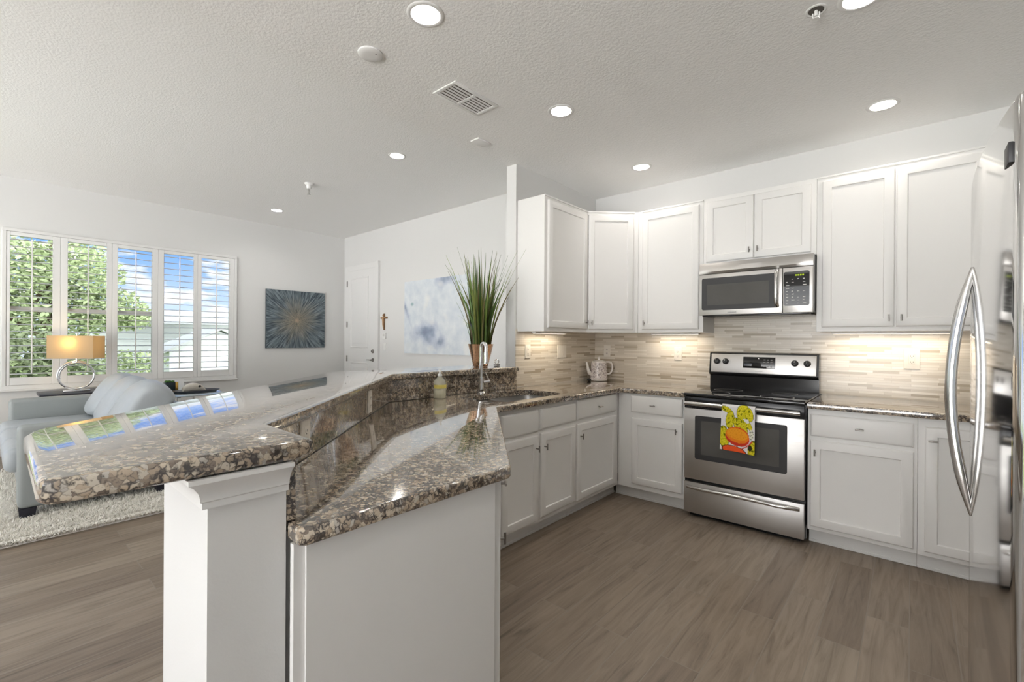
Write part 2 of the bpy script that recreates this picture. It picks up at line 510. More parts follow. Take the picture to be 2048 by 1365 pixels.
# ------------------------------------------------------------------ mesh builder
class MB:
    def __init__(self, T=None):
        self.bm = bmesh.new()
        self.T = T or Matrix.Identity(4)

    def _merge(self, tmp, mi=0):
        mp = {}
        for v in tmp.verts:
            mp[v] = self.bm.verts.new(self.T @ v.co)
        flip = self.T.determinant() < 0
        for f in tmp.faces:
            vs = [mp[v] for v in f.verts]
            if flip:
                vs.reverse()
            try:
                nf = self.bm.faces.new(vs)
                nf.material_index = mi
            except ValueError:
                pass
        tmp.free()
        return self

    def box(self, x0, x1, y0, y1, z0, z1, bev=0.0, seg=2, mi=0):
        t = bmesh.new()
        bmesh.ops.create_cube(t, size=1.0)
        for v in t.verts:
            v.co = Vector(((x0 + x1) / 2 + v.co.x * (x1 - x0), (y0 + y1) / 2 + v.co.y * (y1 - y0), (z0 + z1) / 2 + v.co.z * (z1 - z0)))
        if bev:
            bmesh.ops.bevel(t, geom=list(t.edges), offset=bev, segments=seg, affect='EDGES', profile=0.5)
        return self._merge(t, mi)

    def rings(self, rings, cap0=True, cap1=True, closed=True, mi=0):
        t = bmesh.new()
        rv = [[t.verts.new(Vector(p)) for p in r] for r in rings]
        n = len(rv[0])
        for a, b in zip(rv, rv[1:]):
            for i in range(n if closed else n - 1):
                j = (i + 1) % n
                t.faces.new((a[i], a[j], b[j], b[i]))
        if cap0:
            t.faces.new(list(reversed(rv[0])))
        if cap1:
            t.faces.new(rv[-1])
        return self._merge(t, mi)

    def prism(self, poly, z0, z1, bev=0.0, seg=3, mi=0):
        t = bmesh.new()
        a = [t.verts.new((x, y, z0)) for x, y in poly]
        b = [t.verts.new((x, y, z1)) for x, y in poly]
        n = len(poly)
        t.faces.new(list(reversed(a)))
        t.faces.new(b)
        for i in range(n):
            j = (i + 1) % n
            t.faces.new((a[i], a[j], b[j], b[i]))
        bmesh.ops.recalc_face_normals(t, faces=list(t.faces))
        if bev:
            es = [e for e in t.edges if abs(e.verts[0].co.z - e.verts[1].co.z) < 1e-6]
            bmesh.ops.bevel(t, geom=es, offset=bev, segments=seg, affect='EDGES', profile=0.5)
        return self._merge(t, mi)

    def tube(self, pts, r, seg=10, flat=1.0, up=None, caps=True, mi=0):
        pts = [Vector(p) for p in pts]
        rs = r if isinstance(r, (list, tuple)) else [r] * len(pts)
        rings = []
        prev = None
        for i, p in enumerate(pts):
            d = (pts[min(i + 1, len(pts) - 1)] - pts[max(i - 1, 0)]).normalized()
            if prev is None:
                u = Vector(up) if up else (Vector((0, 0, 1)) if abs(d.z) < 0.9 else Vector((1, 0, 0)))
            else:
                u = prev
            u = (u - d * u.dot(d)).normalized()
            w = d.cross(u)
            prev = u
            rings.append([p + u * math.cos(2 * PI * k / seg) * rs[i] + w * math.sin(2 * PI * k / seg) * rs[i] * flat for k in range(seg)])
        return self.rings(rings, caps, caps, mi=mi)

    def cyl(self, p0, p1, r, seg=16, mi=0):
        return self.tube([p0, p1], r, seg, mi=mi)

    def lathe(self, prof, c, seg=28, mi=0, cap0=True, cap1=True):
        return self.rings([[(c[0] + r * math.cos(2 * PI * k / seg), c[1] + r * math.sin(2 * PI * k / seg), c[2] + z) for k in range(seg)] for r, z in prof], cap0, cap1, mi=mi)

    def ball(self, c, r, su=14, sv=9, mi=0):
        rx, ry, rz = r if isinstance(r, tuple) else (r, r, r)
        rings = []
        for i in range(sv + 1):
            a = -PI / 2 + PI * i / sv
            k = max(math.cos(a), 0.02)
            rings.append([(c[0] + rx * k * math.cos(2 * PI * j / su), c[1] + ry * k * math.sin(2 * PI * j / su), c[2] + rz * math.sin(a)) for j in range(su)])
        return self.rings(rings, mi=mi)

    def quad(self, a, b, c, d, mi=0):
        vs = [self.bm.verts.new(self.T @ Vector(p)) for p in (a, b, c, d)]
        f = self.bm.faces.new(vs)
        f.material_index = mi
        return self

    def build(self, name, mats, parent=None, smooth=40, recalc=True):
        if recalc:
            bmesh.ops.recalc_face_normals(self.bm, faces=list(self.bm.faces))
        base = Vector((0, 0, 0))
        p = parent
        while p is not None:
            base += p.location
            p = p.parent
        if base.length:
            bmesh.ops.translate(self.bm, verts=list(self.bm.verts), vec=-base)
        me = bpy.data.meshes.new(name)
        self.bm.to_mesh(me)
        self.bm.free()
        for m in (mats if isinstance(mats, (list, tuple)) else [mats]):
            me.materials.append(m)
        if smooth:
            me.polygons.foreach_set('use_smooth', [True] * len(me.polygons))
            me.set_sharp_from_angle(angle=math.radians(smooth))
        o = bpy.data.objects.new(name, me)
        COL.objects.link(o)
        if parent:
            o.parent = parent
        return o


def thing(name, label, cat, loc, group=None):
    o = bpy.data.objects.new(name, None)
    COL.objects.link(o)
    o.location = loc
    o.empty_display_size = 0.05
    o['label'] = label
    o['category'] = cat
    if group:
        o['group'] = group
    return o


def tag(o, label, cat, group=None):
    o['label'] = label
    o['category'] = cat
    if group:
        o['group'] = group
    return o


def struct(o, label=None):
    o['kind'] = 'structure'
    if label:
        o['label'] = label
        o['category'] = o.name.split('_')[0]
    return o


def boolean_cut(o, cutters):
    for c in cutters:
        md = o.modifiers.new('cut', 'BOOLEAN')
        md.operation = 'DIFFERENCE'
        md.solver = 'EXACT'
        md.object = c
    dg = bpy.context.evaluated_depsgraph_get()
    me = bpy.data.meshes.new_from_object(o.evaluated_get(dg))
    o.modifiers.clear()
    o.data = me
    for c in cutters:
        bpy.data.objects.remove(c)


def frame(origin, u, n):
    """local x along the width, local y into the cabinet, z up"""
    i = -Vector(n)
    u = Vector(u)
    return Matrix(((u.x, i.x, 0, origin[0]), (u.y, i.y, 0, origin[1]), (0, 0, 1, origin[2]), (0, 0, 0, 1)))


# ------------------------------------------------------------------ key dimensions
YR, XS, ZK, ZL, XW = 4.10, -2.45, 2.753, 3.07, -7.469
XR, YF = 0.98, -3.9
YE = 2.849
XS2 = -2.553
CT, CB = 0.915, 0.877
BT, BB = 1.089, 1.050
UB, UT = 1.376, 2.4526

# ------------------------------------------------------------------ room shell
struct(MB().box(XW - 0.2, XR + 0.2, YF - 0.2, YR + 0.2, -0.12, 0).build('floor', M['floor'], smooth=0), 'brown grey wood look plank tile floor')

kc = [(XS2, YR), (XS2, 1.588), (-2.39, 1.425), (-2.39, YF), (XR, YF), (XR, YR)]
ceil = MB().prism(kc, ZK, ZL).build('ceiling_kitchen', M['ceil'], smooth=0)
struct(ceil, 'lower kitchen ceiling of textured white plaster')
lc = [(XW, YF), (-2.39, YF), (-2.39, 1.425), (XS2, 1.588), (XS2, YR), (XW, YR)]
ceil2 = MB().prism(lc, ZL, ZL + 0.2).build('ceiling_living', M['ceil'], smooth=0)
struct(ceil2, 'higher living room ceiling of smooth white plaster')
struct(MB().prism(kc, ZL + 0.001, ZL + 0.2).build('ceiling_slab', M['ceil'], smooth=0))

struct(MB().box(XW - 0.2, XR + 0.2, YR, YR + 0.15, 0, ZL).build('wall_back', M['wall'], smooth=0), 'long white back wall with the stove, the entry door and paintings')
struct(MB().box(XR, XR + 0.15, YF, YR, 0, ZL).build('wall_right', M['wall'], smooth=0))
# wall behind the camera, with two bare openings added to let in fill light
wf = MB()
ops = [(-6.3, -4.3, 0.05, 2.5), (-2.2, 0.85, 0.05, 2.5)]
xs = XW
for a, b, z0, z1 in ops:
    wf.box(xs, a, YF - 0.15, YF, 0, ZL)
    wf.box(a, b, YF - 0.15, YF, z1, ZL)
    wf.box(a, b, YF - 0.15, YF, 0, z0)
    xs = b
wf.box(xs, XR, YF - 0.15, YF, 0, ZL)
struct(wf.build('wall_front', M['wall'], smooth=0))
# left wall: the five-panel window, and one more window further along behind the camera
W0, W1, WZ0, WZ1 = 0.115, 2.385, 0.75, 2.49
wl = MB()
wl.box(XW - 0.15, XW, YF, -3.1, 0, ZL)
wl.box(XW - 0.15, XW, -3.1, -0.9, 0, 0.4)
wl.box(XW - 0.15, XW, -3.1, -0.9, 2.49, ZL)
wl.box(XW - 0.15, XW, -0.9, W0, 0, ZL)
wl.box(XW - 0.15, XW, W0, W1, 0, WZ0)
wl.box(XW - 0.15, XW, W0, W1, WZ1, ZL)
wl.box(XW - 0.15, XW, W1, YR, 0, ZL)
struct(wl.build('wall_left', M['wall'], smooth=0), 'white living room wall around the shuttered window')
struct(MB().box(XS2, XS, YE, YR, 0, ZK).build('wall_divider', M['wall'], smooth=0), 'white full height wall stub between kitchen sink and living room')

# half wall under the raised bar
pw = [(-0.99, 0.272), (-0.99, 0.415), (-1.243, 0.415), (XS, 1.622), (XS, YE), (XS2, YE), (XS2, 1.516), (-1.309, 0.272)]
struct(MB().prism(pw, 0, BB - 0.001).build('wall_peninsula', M['wall'], smooth=0), 'white half wall carrying the raised granite bar')
# crown moulding round the end of the half wall
cm = MB()
path = [(-0.99, 0.415), (-0.99, 0.272), (-1.309, 0.272), (XS2, 1.516), (XS2, YE)]
prof = [(0.0005, 0.985), (0.012, 0.985), (0.012, 0.997), (0.016, 1.000), (0.016, 1.006), (0.020, 1.018), (0.030, 1.032), (0.040, 1.040), (0.040, BB - 0.002), (0.0005, BB - 0.002)]
rings = []
for i, p in enumerate(path):
    P = Vector(p)
    ns = []
    for a, b in ((i - 1, i), (i, i + 1)):
        if 0 <= a and b < len(path):
            d = (Vector(path[b]) - Vector(path[a])).normalized()
            ns.append(Vector((-d.y, d.x)))
    # outward is to the right of travel here
    if len(ns) == 2:
        bis = (ns[0] + ns[1]).normalized()
        k = 1 / max(bis.dot(ns[0]), 0.3)
        nn = bis * k
    else:
        nn = ns[0]
    rings.append([(P.x + nn.x * q, P.y + nn.y * q, z) for q, z in prof])
cm.rings(rings)
struct(cm.build('trim_1', M['trim'], smooth=20), 'white crown moulding under the end of the bar')
struct(MB().box(XW, XW + 0.014, YF, 4.1, 0, 0.13, 0.004).build('baseboard_left', M['trim']))
struct(MB().box(-6.36, XS2, YR - 0.014, YR, 0, 0.13, 0.004).build('baseboard_back', M['trim']))

# mosaic tile on the two kitchen walls
struct(MB().box(XS + 0.008, XR, YR - 0.008, YR, CT, 1.56).build('wall_backsplash', M['splash_x'], smooth=0), 'cream and beige mosaic strip tile behind the stove')
struct(MB().box(XS, XS + 0.008, YE, YR, CT, UB + 0.02).build('wall_backsplash_sink', M['splash_y'], smooth=0), 'cream mosaic strip tile on the short wall by the sink')

# ------------------------------------------------------------------ ceiling fixtures
down = [
    (-1.64, 1.28, ZK, 'recessed downlight in the kitchen ceiling, nearest and largest in view'),
    (-1.674, 2.376, ZK, 'recessed downlight in the kitchen ceiling just right of the air vent'),
    (-1.70, 3.572, ZK, 'recessed downlight above the corner wall cabinets'),
    (-0.138, 3.587, ZK, 'recessed downlight above the tall double cabinet on the right'),
    (-0.167, 2.41, ZK, 'recessed downlight just cut off by the top edge of the photo'),
    (-0.17, 0.9, ZK, 'recessed downlight in the kitchen ceiling above the viewer'),
    (-3.733, 2.582, ZL, 'recessed downlight in the living room ceiling, the nearer one'),
    (-6.575, 2.61, ZL, 'recessed downlight in the living room ceiling close to the window wall'),
    (-4.6, -0.6, ZL, 'recessed downlight in the living room ceiling behind the viewer'),
]
cuts = {ZK: [], ZL: []}
for x, y, z, lab in down:
    c = MB().lathe([(0.066, -0.05), (0.066, 0.055)], (x, y, z)).build('cutter', M['ceil'])
    cuts[z].append(c)
boolean_cut(ceil, cuts[ZK])
boolean_cut(ceil2, cuts[ZL])
for x, y, z, lab in down:
    t = thing('recessed_downlight', lab, 'ceiling light', (x, y, z), 'recessed ceiling downlights')
    MB().lathe([(0.064, 0.0), (0.064, -0.003), (0.070, -0.005), (0.080, -0.004), (0.084, -0.0005), (0.084, 0.0), ], (x, y, z), 36, cap0=False, cap1=False).build('trim_ring', M['plate_w'], t)
    MB().lathe([(0.065, -0.003), (0.058, 0.012), (0.052, 0.030), (0.048, 0.042)], (x, y, z), 36, cap0=False, cap1=False).build('baffle', M['baffle'], t)
    MB().lathe([(0.050, 0.040), (0.048, 0.038), (0.02, 0.034)], (x, y, z), 28).build('lens', M['lens'], t)
    ld = bpy.data.lights.new('lamp', 'AREA')
    ld.shape = 'DISK'
    ld.size = 0.085
    ld.energy = DOWNLIGHT_W * (1.0 if z == ZK else 1.5)
    ld.color = (1.0, 0.93, 0.84) if z == ZK else (1.0, 0.97, 0.93)
    lo = bpy.data.objects.new('lamp', ld)
    COL.objects.link(lo)
    lo.parent = t
    lo.location = (0, 0, 0.028)

t = thing('smoke_detector', 'round white smoke detector cover on the kitchen ceiling', 'smoke detector', (-2.075, 1.273, ZK))
MB().lathe([(0.062, 0.0), (0.062, -0.006), (0.057, -0.010), (0.03, -0.011), (0.005, -0.011)], (-2.075, 1.273, ZK), 36).build('cover', M['plate_w'], t)
MB().lathe([(0.003, 0), (0.003, -0.0015)], (-2.045, 1.285, ZK - 0.0105), 8).build('indicator', M['dark'], t)

t = thing('ceiling_vent', 'white louvred air vent in the kitchen ceiling', 'air vent', (-2.02, 1.89, ZK))
vx0, vx1, vy0, vy1 = -2.125, -1.925, 1.712, 2.068
m = MB()
m.box(vx0, vx0 + 0.022, vy0, vy1, ZK - 0.007, ZK, 0.002)
m.box(vx1 - 0.022, vx1, vy0, vy1, ZK - 0.007, ZK, 0.002)
m.box(vx0 + 0.022, vx1 - 0.022, vy0, vy0 + 0.022, ZK - 0.007, ZK, 0.002)
m.box(vx0 + 0.022, vx1 - 0.022, vy1 - 0.022, vy1, ZK - 0.007, ZK, 0.002)
m.box(vx0 + 0.022, vx1 - 0.022, 1.882, 1.898, ZK - 0.006, ZK)
m.build('frame', M['plate_w'], t)
MB().box(vx0 + 0.02, vx1 - 0.02, vy0 + 0.02, vy1 - 0.02, ZK - 0.0015, ZK - 0.0005).build('duct_opening', M['ventdark'], t)  # dark sheet over the uncut ceiling, its colour standing in for duct shade
m = MB()
for k in range(7):
    x = vx0 + 0.026 + k * 0.0245
    m.quad((x, vy0 + 0.02, ZK - 0.006), (x, vy1 - 0.02, ZK - 0.006), (x + 0.011, vy1 - 0.02, ZK - 0.002), (x + 0.011, vy0 + 0.02, ZK - 0.002))
    m.quad((x + 0.001, vy0 + 0.02, ZK - 0.0065), (x + 0.001, vy1 - 0.02, ZK - 0.0065), (x + 0.012, vy1 - 0.02, ZK - 0.0025), (x + 0.012, vy0 + 0.02, ZK - 0.0025))
m.build('slats', M['plate_w'], t, smooth=0)

o = MB().box(-2.42, -2.335, 2.30, 2.43, ZK - 0.012, ZK, 0.004).build('ceiling_speaker', M['plate_w'])  # small flat box, its use unknown
tag(o, 'small flat white rectangular cover on the ceiling between the vent and the wall stub', 'ceiling cover')

t = thing('fire_sprinkler', 'recessed sprinkler head with white escutcheon in the kitchen ceiling', 'sprinkler', (-0.321, 2.374, ZK), 'ceiling fire sprinklers')
sx, sy = -0.321, 2.374
MB().lathe([(0.040, 0), (0.042, -0.004), (0.036, -0.006), (0.028, -0.002)], (sx, sy, ZK), 28, cap0=False).build('escutcheon', M['plate_w'], t)
MB().lathe([(0.030, -0.0024), (0.029, -0.0036), (0.012, -0.004)], (sx, sy, ZK), 24).build('cup', M['ventdark'], t)
m = MB().cyl((sx, sy, ZK - 0.002), (sx, sy, ZK - 0.026), 0.007, 10)
m.tube([(sx - 0.012, sy, ZK - 0.012), (sx - 0.012, sy, ZK - 0.028), (sx, sy, ZK - 0.036)], 0.003, 6)
m.tube([(sx + 0.012, sy, ZK - 0.012), (sx + 0.012, sy, ZK - 0.028), (sx, sy, ZK - 0.036)], 0.003, 6)
m.lathe([(0.014, -0.037), (0.014, -0.040)], (sx, sy, ZK), 14)
m.build('nozzle', M['plate_w'], t)

sx, sy = -5.164, 2.396
t = thing('fire_sprinkler', 'white pendent sprinkler hanging from the living room ceiling', 'sprinkler', (sx, sy, ZL), 'ceiling fire sprinklers')
MB().lathe([(0.052, 0), (0.050, -0.006), (0.030, -0.022), (0.024, -0.060), (0.016, -0.062)], (sx, sy, ZL), 24).build('escutcheon', M['plate_w'], t)
m = MB().cyl((sx, sy, ZL - 0.055), (sx, sy, ZL - 0.10), 0.010, 10)
m.tube([(sx - 0.016, sy, ZL - 0.075), (sx - 0.016, sy, ZL - 0.105), (sx, sy, ZL - 0.118)], 0.004, 6)
m.tube([(sx + 0.016, sy, ZL - 0.075), (sx + 0.016, sy, ZL - 0.105), (sx, sy, ZL - 0.118)], 0.004, 6)
m.lathe([(0.018, -0.118), (0.018, -0.122)], (sx, sy, ZL), 14)
m.build('nozzle', M['steel_bright'], t)


# ------------------------------------------------------------------ cabinet parts
def rect_rings(mb, x0, x1, z0, z1, prof):
    rings = []
    for i, y in prof:
        rings.append([(x0 + i, y, z0 + i), (x1 - i, y, z0 + i), (x1 - i, y, z1 - i), (x0 + i, y, z1 - i)])
    mb.rings(rings)


def knob(T, x, z, vertical, parent, r=0.0046, L=0.042):
    m = MB(T)
    m.cyl((x, 0.001, z), (x, -0.024, z), 0.0042, 10)
    d = (0, 0, L / 2) if vertical else (L / 2, 0, 0)
    m.tube([(x - d[0], -0.026, z - d[2]), (x + d[0], -0.026, z + d[2])], r, 10)
    return m.build('knob', M['nickel'], parent)


def door(T, x0, x1, z0, z1, parent, k=None):
    m = MB(T)
    rect_rings(m, x0, x1, z0, z1, [(0, 0.020), (0, 0.007), (0.004, 0.002), (0.009, 0.0), (0.050, 0.0), (0.053, 0.001), (0.057, 0.0075), (0.064, 0.0095)])
    d = m.build('door', M['cab'], parent, smooth=25)
    if k:
        knob(T, k[0], k[1], True, d)
    return d


def drawer(T, x0, x1, z0, z1, parent, k=None):
    m = MB(T)
    rect_rings(m, x0, x1, z0, z1, [(0, 0.020), (0, 0.010), (0.003, 0.006), (0.010, 0.0015), (0.016, 0.0)])
    d = m.build('drawer', M['cab'], parent, smooth=25)
    if k:
        knob(T, k[0], k[1], False, d)
    return d


def body_box(T, x0, x1, depth, z0, z1, parent, name='carcass', y0=0.02):
    return MB(T).box(x0, x1, y0, depth, z0, z1, 0.0015, 1).build(name, M['cab'], parent, smooth=0)


def toe(T, x0, x1, parent):
    m = MB(T)
    m.box(x0, x1, 0.0945, 0.11, 0.0, 0.1)
    m.box(x0, x1, 0.087, 0.0945, 0.0, 0.018, 0.003)
    return m.build('toe_kick', M['cab'], parent, smooth=0)


# --- sink run (faces +X); local x = world Y
TS = frame((-1.83, 0, 0), (0, 1, 0), (1, 0, 0))
t = thing('base_cabinet', 'white sink base cabinet with two doors under false drawer fronts', 'kitchen cabinet', (-2.1, 2.4, 0), 'white base cabinets')
m = MB(TS)
m.box(1.975, 2.826, 0.02, 0.59, 0.1, 0.66)
m.box(1.975, 2.826, 0.02, 0.036, 0.66, CB - 0.001)
m.build('carcass', M['cab'], t, smooth=0)
toe(TS, 1.93, 2.826, t)
drawer(TS, 2.02, 2.372, 0.705, 0.848, t)
drawer(TS, 2.402, 2.812, 0.715, 0.848, t)
door(TS, 2.02, 2.375, 0.122, 0.683, t, (2.345, 0.60))
door(TS, 2.402, 2.812, 0.134, 0.688, t, (2.432, 0.60))
t = thing('base_cabinet', 'white base cabinet with one drawer and one door between sink and corner', 'kitchen cabinet', (-2.1, 3.15, 0), 'white base cabinets')
body_box(TS, 2.828, 3.478, 0.59, 0.1, CB - 0.001, t)
toe(TS, 2.828, 3.552, t)
drawer(TS, 2.838, 3.418, 0.722, 0.868, t, (3.13, 0.792))
door(TS, 2.838, 3.418, 0.128, 0.690, t, (2.872, 0.60))

# --- range wall, left of the stove (faces -Y); local x = world X
TR = frame((0, 3.46, 0), (1, 0, 0), (0, -1, 0))
t = thing('base_cabinet', 'white base cabinet with one drawer and door left of the stove', 'kitchen cabinet', (-1.55, 3.8, 0), 'white base cabinets')
body_box(TR, -1.848, -1.289, 0.60, 0.1, CB - 0.001, t)
toe(TR, -1.905, -1.289, t)
drawer(TR, -1.728, -1.304, 0.722, 0.862, t, (-1.53, 0.792))
door(TR, -1.722, -1.304, 0.142, 0.676, t, (-1.345, 0.612))

# --- right of the stove
t = thing('base_cabinet', 'wide white base cabinet with drawer over door right of the stove', 'kitchen cabinet', (-0.23, 3.8, 0), 'white base cabinets')
body_box(TR, -0.500, 0.030, 0.60, 0.1, CB - 0.001, t)
toe(TR, -0.500, 0.030, t)
drawer(TR, -0.484, 0.014, 0.704, 0.842, t, (-0.232, 0.776))
door(TR, -0.484, 0.014, 0.128, 0.678, t, (-0.457, 0.603))
t = thing('base_cabinet', 'narrow white base cabinet with full height door beside the refrigerator', 'kitchen cabinet', (0.2, 3.8, 0), 'white base cabinets')
body_box(TR, 0.031, 0.60, 0.60, 0.1, CB - 0.001, t)
toe(TR, 0.031, 0.60, t)
d = door(TR, 0.060, 0.36, 0.128, 0.830, t)
knob(TR, 0.095, 0.755, False, d)

# --- peninsula cabinet: end panel faces the viewer, doors face the stove on the diagonal
t = thing('base_cabinet', 'white peninsula base cabinet with plain end panel facing the viewer', 'kitchen cabinet', (-1.3, 0.9, 0), 'white base cabinets')
s = 0.045
pb = [(-0.957, 0.436), (-0.957, 1.018), (-1.872, 1.930), (-2.39, 1.930), (-2.39, 1.60), (-1.226, 0.436)]
MB().prism(pb, 0.1, CB - 0.001).build('carcass', M['cab'], t, smooth=0)
m = MB()
m.box(-0.957, -0.950, 0.440, 1.016, 0.0, CB - 0.001)
m.box(-0.972, -0.9565, 0.4165, 0.4395, 0.0, CB - 0.001)
m.build('end_panel', M['cab'], t, smooth=0)
TP = frame((-0.955, 1.048, 0), (-R2, R2, 0), (R2, R2, 0))
MB(TP).box(0.004, 0.022, 0.001, 0.03, 0.0, CB - 0.001, 0.002).build('stile', M['cab'], t, smooth=0)
drawer(TP, 0.03, 0.40, 0.71, 0.855, t, (0.215, 0.79))
door(TP, 0.03, 0.212, 0.125, 0.685, t)
door(TP, 0.218, 0.40, 0.125, 0.685, t, (0.235, 0.585))
drawer(TP, 0.43, 0.80, 0.71, 0.855, t, (0.615, 0.79))
drawer(TP, 0.82, 1.19, 0.71, 0.855, t, (1.0, 0.79))
door(TP, 0.43, 0.80, 0.125, 0.685, t, (0.77, 0.6))
door(TP, 0.82, 1.19, 0.125, 0.685, t, (0.85, 0.6))
toe(TP, 0.004, 1.20, t)

# --- wall cabinets
TU = frame((0, 3.794, 0), (1, 0, 0), (0, -1, 0))
TUS = frame((-2.15, 0, 0), (0, 1, 0), (1, 0, 0))
G = 'white wall cabinets'
t = thing('wall_cabinet', 'white wall cabinet with single door on the sink wall, its side facing the plant', 'kitchen cabinet', (-2.3, 3.2, UB), G)
body_box(TUS, 2.866, 3.489, 0.298, UB, UT, t)
MB(TUS).box(2.864, 3.489, 0.012, 0.020, UT - 0.012, UT, 0.002).build('top_rail', M['cab'], t)
door(TUS, 2.905, 3.475, UB + 0.03, UT - 0.035, t, (3.447, UB + 0.085))
t = thing('wall_cabinet', 'white diagonal corner wall cabinet above the kettle', 'kitchen cabinet', (-2.15, 3.8, UB), G)
MB().prism([(-2.442, 3.491), (-2.170, 3.491), (-1.856, 3.805), (-1.841, 3.815), (-1.841, 4.09), (-2.442, 4.09)], UB, UT, 0.0015, 1).build('carcass', M['cab'], t, smooth=0)
TC = frame((-2.163, 3.470, 0), (R2, R2, 0), (R2, -R2, 0))
MB(TC).box(0.01, 0.44, 0.012, 0.020, UT - 0.012, UT, 0.002).build('top_rail', M['cab'], t)
door(TC, 0.020, 0.425, UB + 0.028, UT - 0.035, t, (0.048, UB + 0.085))
t = thing('wall_cabinet', 'white wall cabinet with single door left of the microwave', 'kitchen cabinet', (-1.55, 3.95, UB), G)
body_box(TU, -1.839, -1.2725, 0.298, UB, UT, t)
MB(TU).box(-1.80, -1.2725, 0.012, 0.020, UT - 0.012, UT, 0.002).build('top_rail', M['cab'], t)
door(TU, -1.795, -1.305, UB + 0.028, UT - 0.035, t, (-1.768, UB + 0.085))
t = thing('wall_cabinet', 'short white two door wall cabinet above the microwave', 'kitchen cabinet', (-0.89, 3.95, 1.92), G)
body_box(TU, -1.2715, -0.503, 0.298, 1.918, UT, t)
door(TU, -1.248, -0.902, 1.938, UT - 0.035, t, (-0.928, 2.0))
door(TU, -0.898, -0.535, 1.938, UT - 0.035, t, (-0.872, 2.0))
t = thing('wall_cabinet', 'tall wide white two door wall cabinet right of the microwave', 'kitchen cabinet', (-0.1, 3.95, UB), G)
body_box(TU, -0.502, 0.36, 0.298, UB, UT, t)
MB(TU).box(-0.502, 0.36, 0.012, 0.020, UT - 0.012, UT, 0.002).build('top_rail', M['cab'], t)
door(TU, -0.470, -0.083, UB + 0.03, UT - 0.035, t, (-0.110, UB + 0.085))
door(TU, -0.075, 0.335, UB + 0.03, UT - 0.035, t, (-0.048, UB + 0.085))


# under-cabinet lights
def under_light(name, x0, x1, y0, y1, label):
    cx, cy = (x0 + x1) / 2, (y0 + y1) / 2
    t = thing(name, label, 'under cabinet light', (cx, cy, UB), 'under cabinet light strips')
    MB().box(x0, x1, y0, y1, UB - 0.014, UB - 0.0005, 0.003).build('housing', M['plate_w'], t)
    MB().box(x0 + 0.01, x1 - 0.01, y0 + 0.006, y1 - 0.006, UB - 0.0165, UB - 0.0135).build('diffuser', M['strip'], t)
    ld = bpy.data.lights.new('lamp', 'AREA')
    ld.shape = 'RECTANGLE'
    ld.size, ld.size_y = x1 - x0, y1 - y0
    ld.energy = UNDER_W * max(x1 - x0, y1 - y0) / 0.4
    ld.color = (1.0, 0.86, 0.66)
    lo = bpy.data.objects.new('lamp', ld)
    COL.objects.link(lo)
    lo.parent = t
    lo.location = (0, 0, -0.018)


under_light('light_strip', -2.36, -2.32, 2.95, 3.40, 'slim light strip under the wall cabinet on the sink wall')
under_light('light_strip', -1.78, -1.36, 3.96, 4.00, 'slim light strip under the wall cabinet left of the microwave')
under_light('light_strip', -0.43, 0.22, 3.96, 4.00, 'slim light strip under the tall double wall cabinet')

# ------------------------------------------------------------------ granite
arc = []
for k in range(7):
    a = math.radians(90 * k / 6)
    arc.append((-1.812 + 0.05 - 0.05 * math.sin(a) * 1.0, 3.45 - 0.05 + 0.05 * math.cos(a) * 1.0))
arc = [(-1.762, 3.45)] + [(-1.762 - 0.05 * math.sin(math.radians(15 * k)), 3.40 + 0.05 * math.cos(math.radians(15 * k))) for k in range(1, 6)] + [(-1.812, 3.40)]
low = [(-1.288, 4.091), (-1.288, 3.45)] + arc + [(-1.812, 1.947), (-0.932, 1.067), (-0.924, 1.050), (-0.926, 0.43), (-0.936, 0.418), (-0.988, 0.418),
      (-0.988, 0.4365), (-1.2355, 0.4365), (-2.431, 1.632), (-2.431, 2.847), (-2.440, 2.852), (-2.440, 4.091)]
t = thing('countertop', 'polished speckled granite countertop wrapping from peninsula past the sink to the stove', 'countertop', (-1.9, 2.5, CB))
top = MB().prism(low, CB, CT, 0.007, 3).build('slab', M['granite'], t)
# sink cut-out
hx0, hx1, hy0, hy1, hr = -2.30, -1.905, 2.04, 2.79, 0.10
hole = []
for cx, cy, a0 in ((hx1 - hr, hy1 - hr, 0), (hx0 + hr, hy1 - hr, 90), (hx0 + hr, hy0 + hr, 180), (hx1 - hr, hy0 + hr, 270)):
    for k in range(7):
        a = math.radians(a0 + 15 * k)
        hole.append((cx + hr * math.cos(a), cy + hr * math.sin(a)))
cutter = MB().prism(hole, CB - 0.05, CT + 0.05).build('cutter', M['granite'])
cutter.location = (0, 0, 0)
bpy.context.view_layer.update()
boolean_cut(top, [cutter])
top.data.polygons.foreach_set('use_smooth', [True] * len(top.data.polygons))
top.data.set_sharp_from_angle(angle=math.radians(40))
# granite riser between worktop and bar
rz = [(-0.992, 0.4165), (-0.992, 0.4355), (-1.2355, 0.4355), (-2.432, 1.632), (-2.432, 2.846), (-2.449, 2.846), (-2.449, 1.6235), (-1.2445, 0.4165)]
o = MB().prism(rz, CT + 0.0005, BB - 0.0015).build('granite_backsplash', M['granite'], smooth=0)
tag(o, 'granite upstand between the sink worktop and the raised bar', 'backsplash')

t = thing('countertop', 'short speckled granite countertop right of the stove', 'countertop', (0.1, 3.75, CB))
MB().prism([(-0.502, 3.45), (0.62, 3.45), (0.62, 4.091), (-0.502, 4.091)], CB, CT, 0.007, 3).build('slab', M['granite'], t)

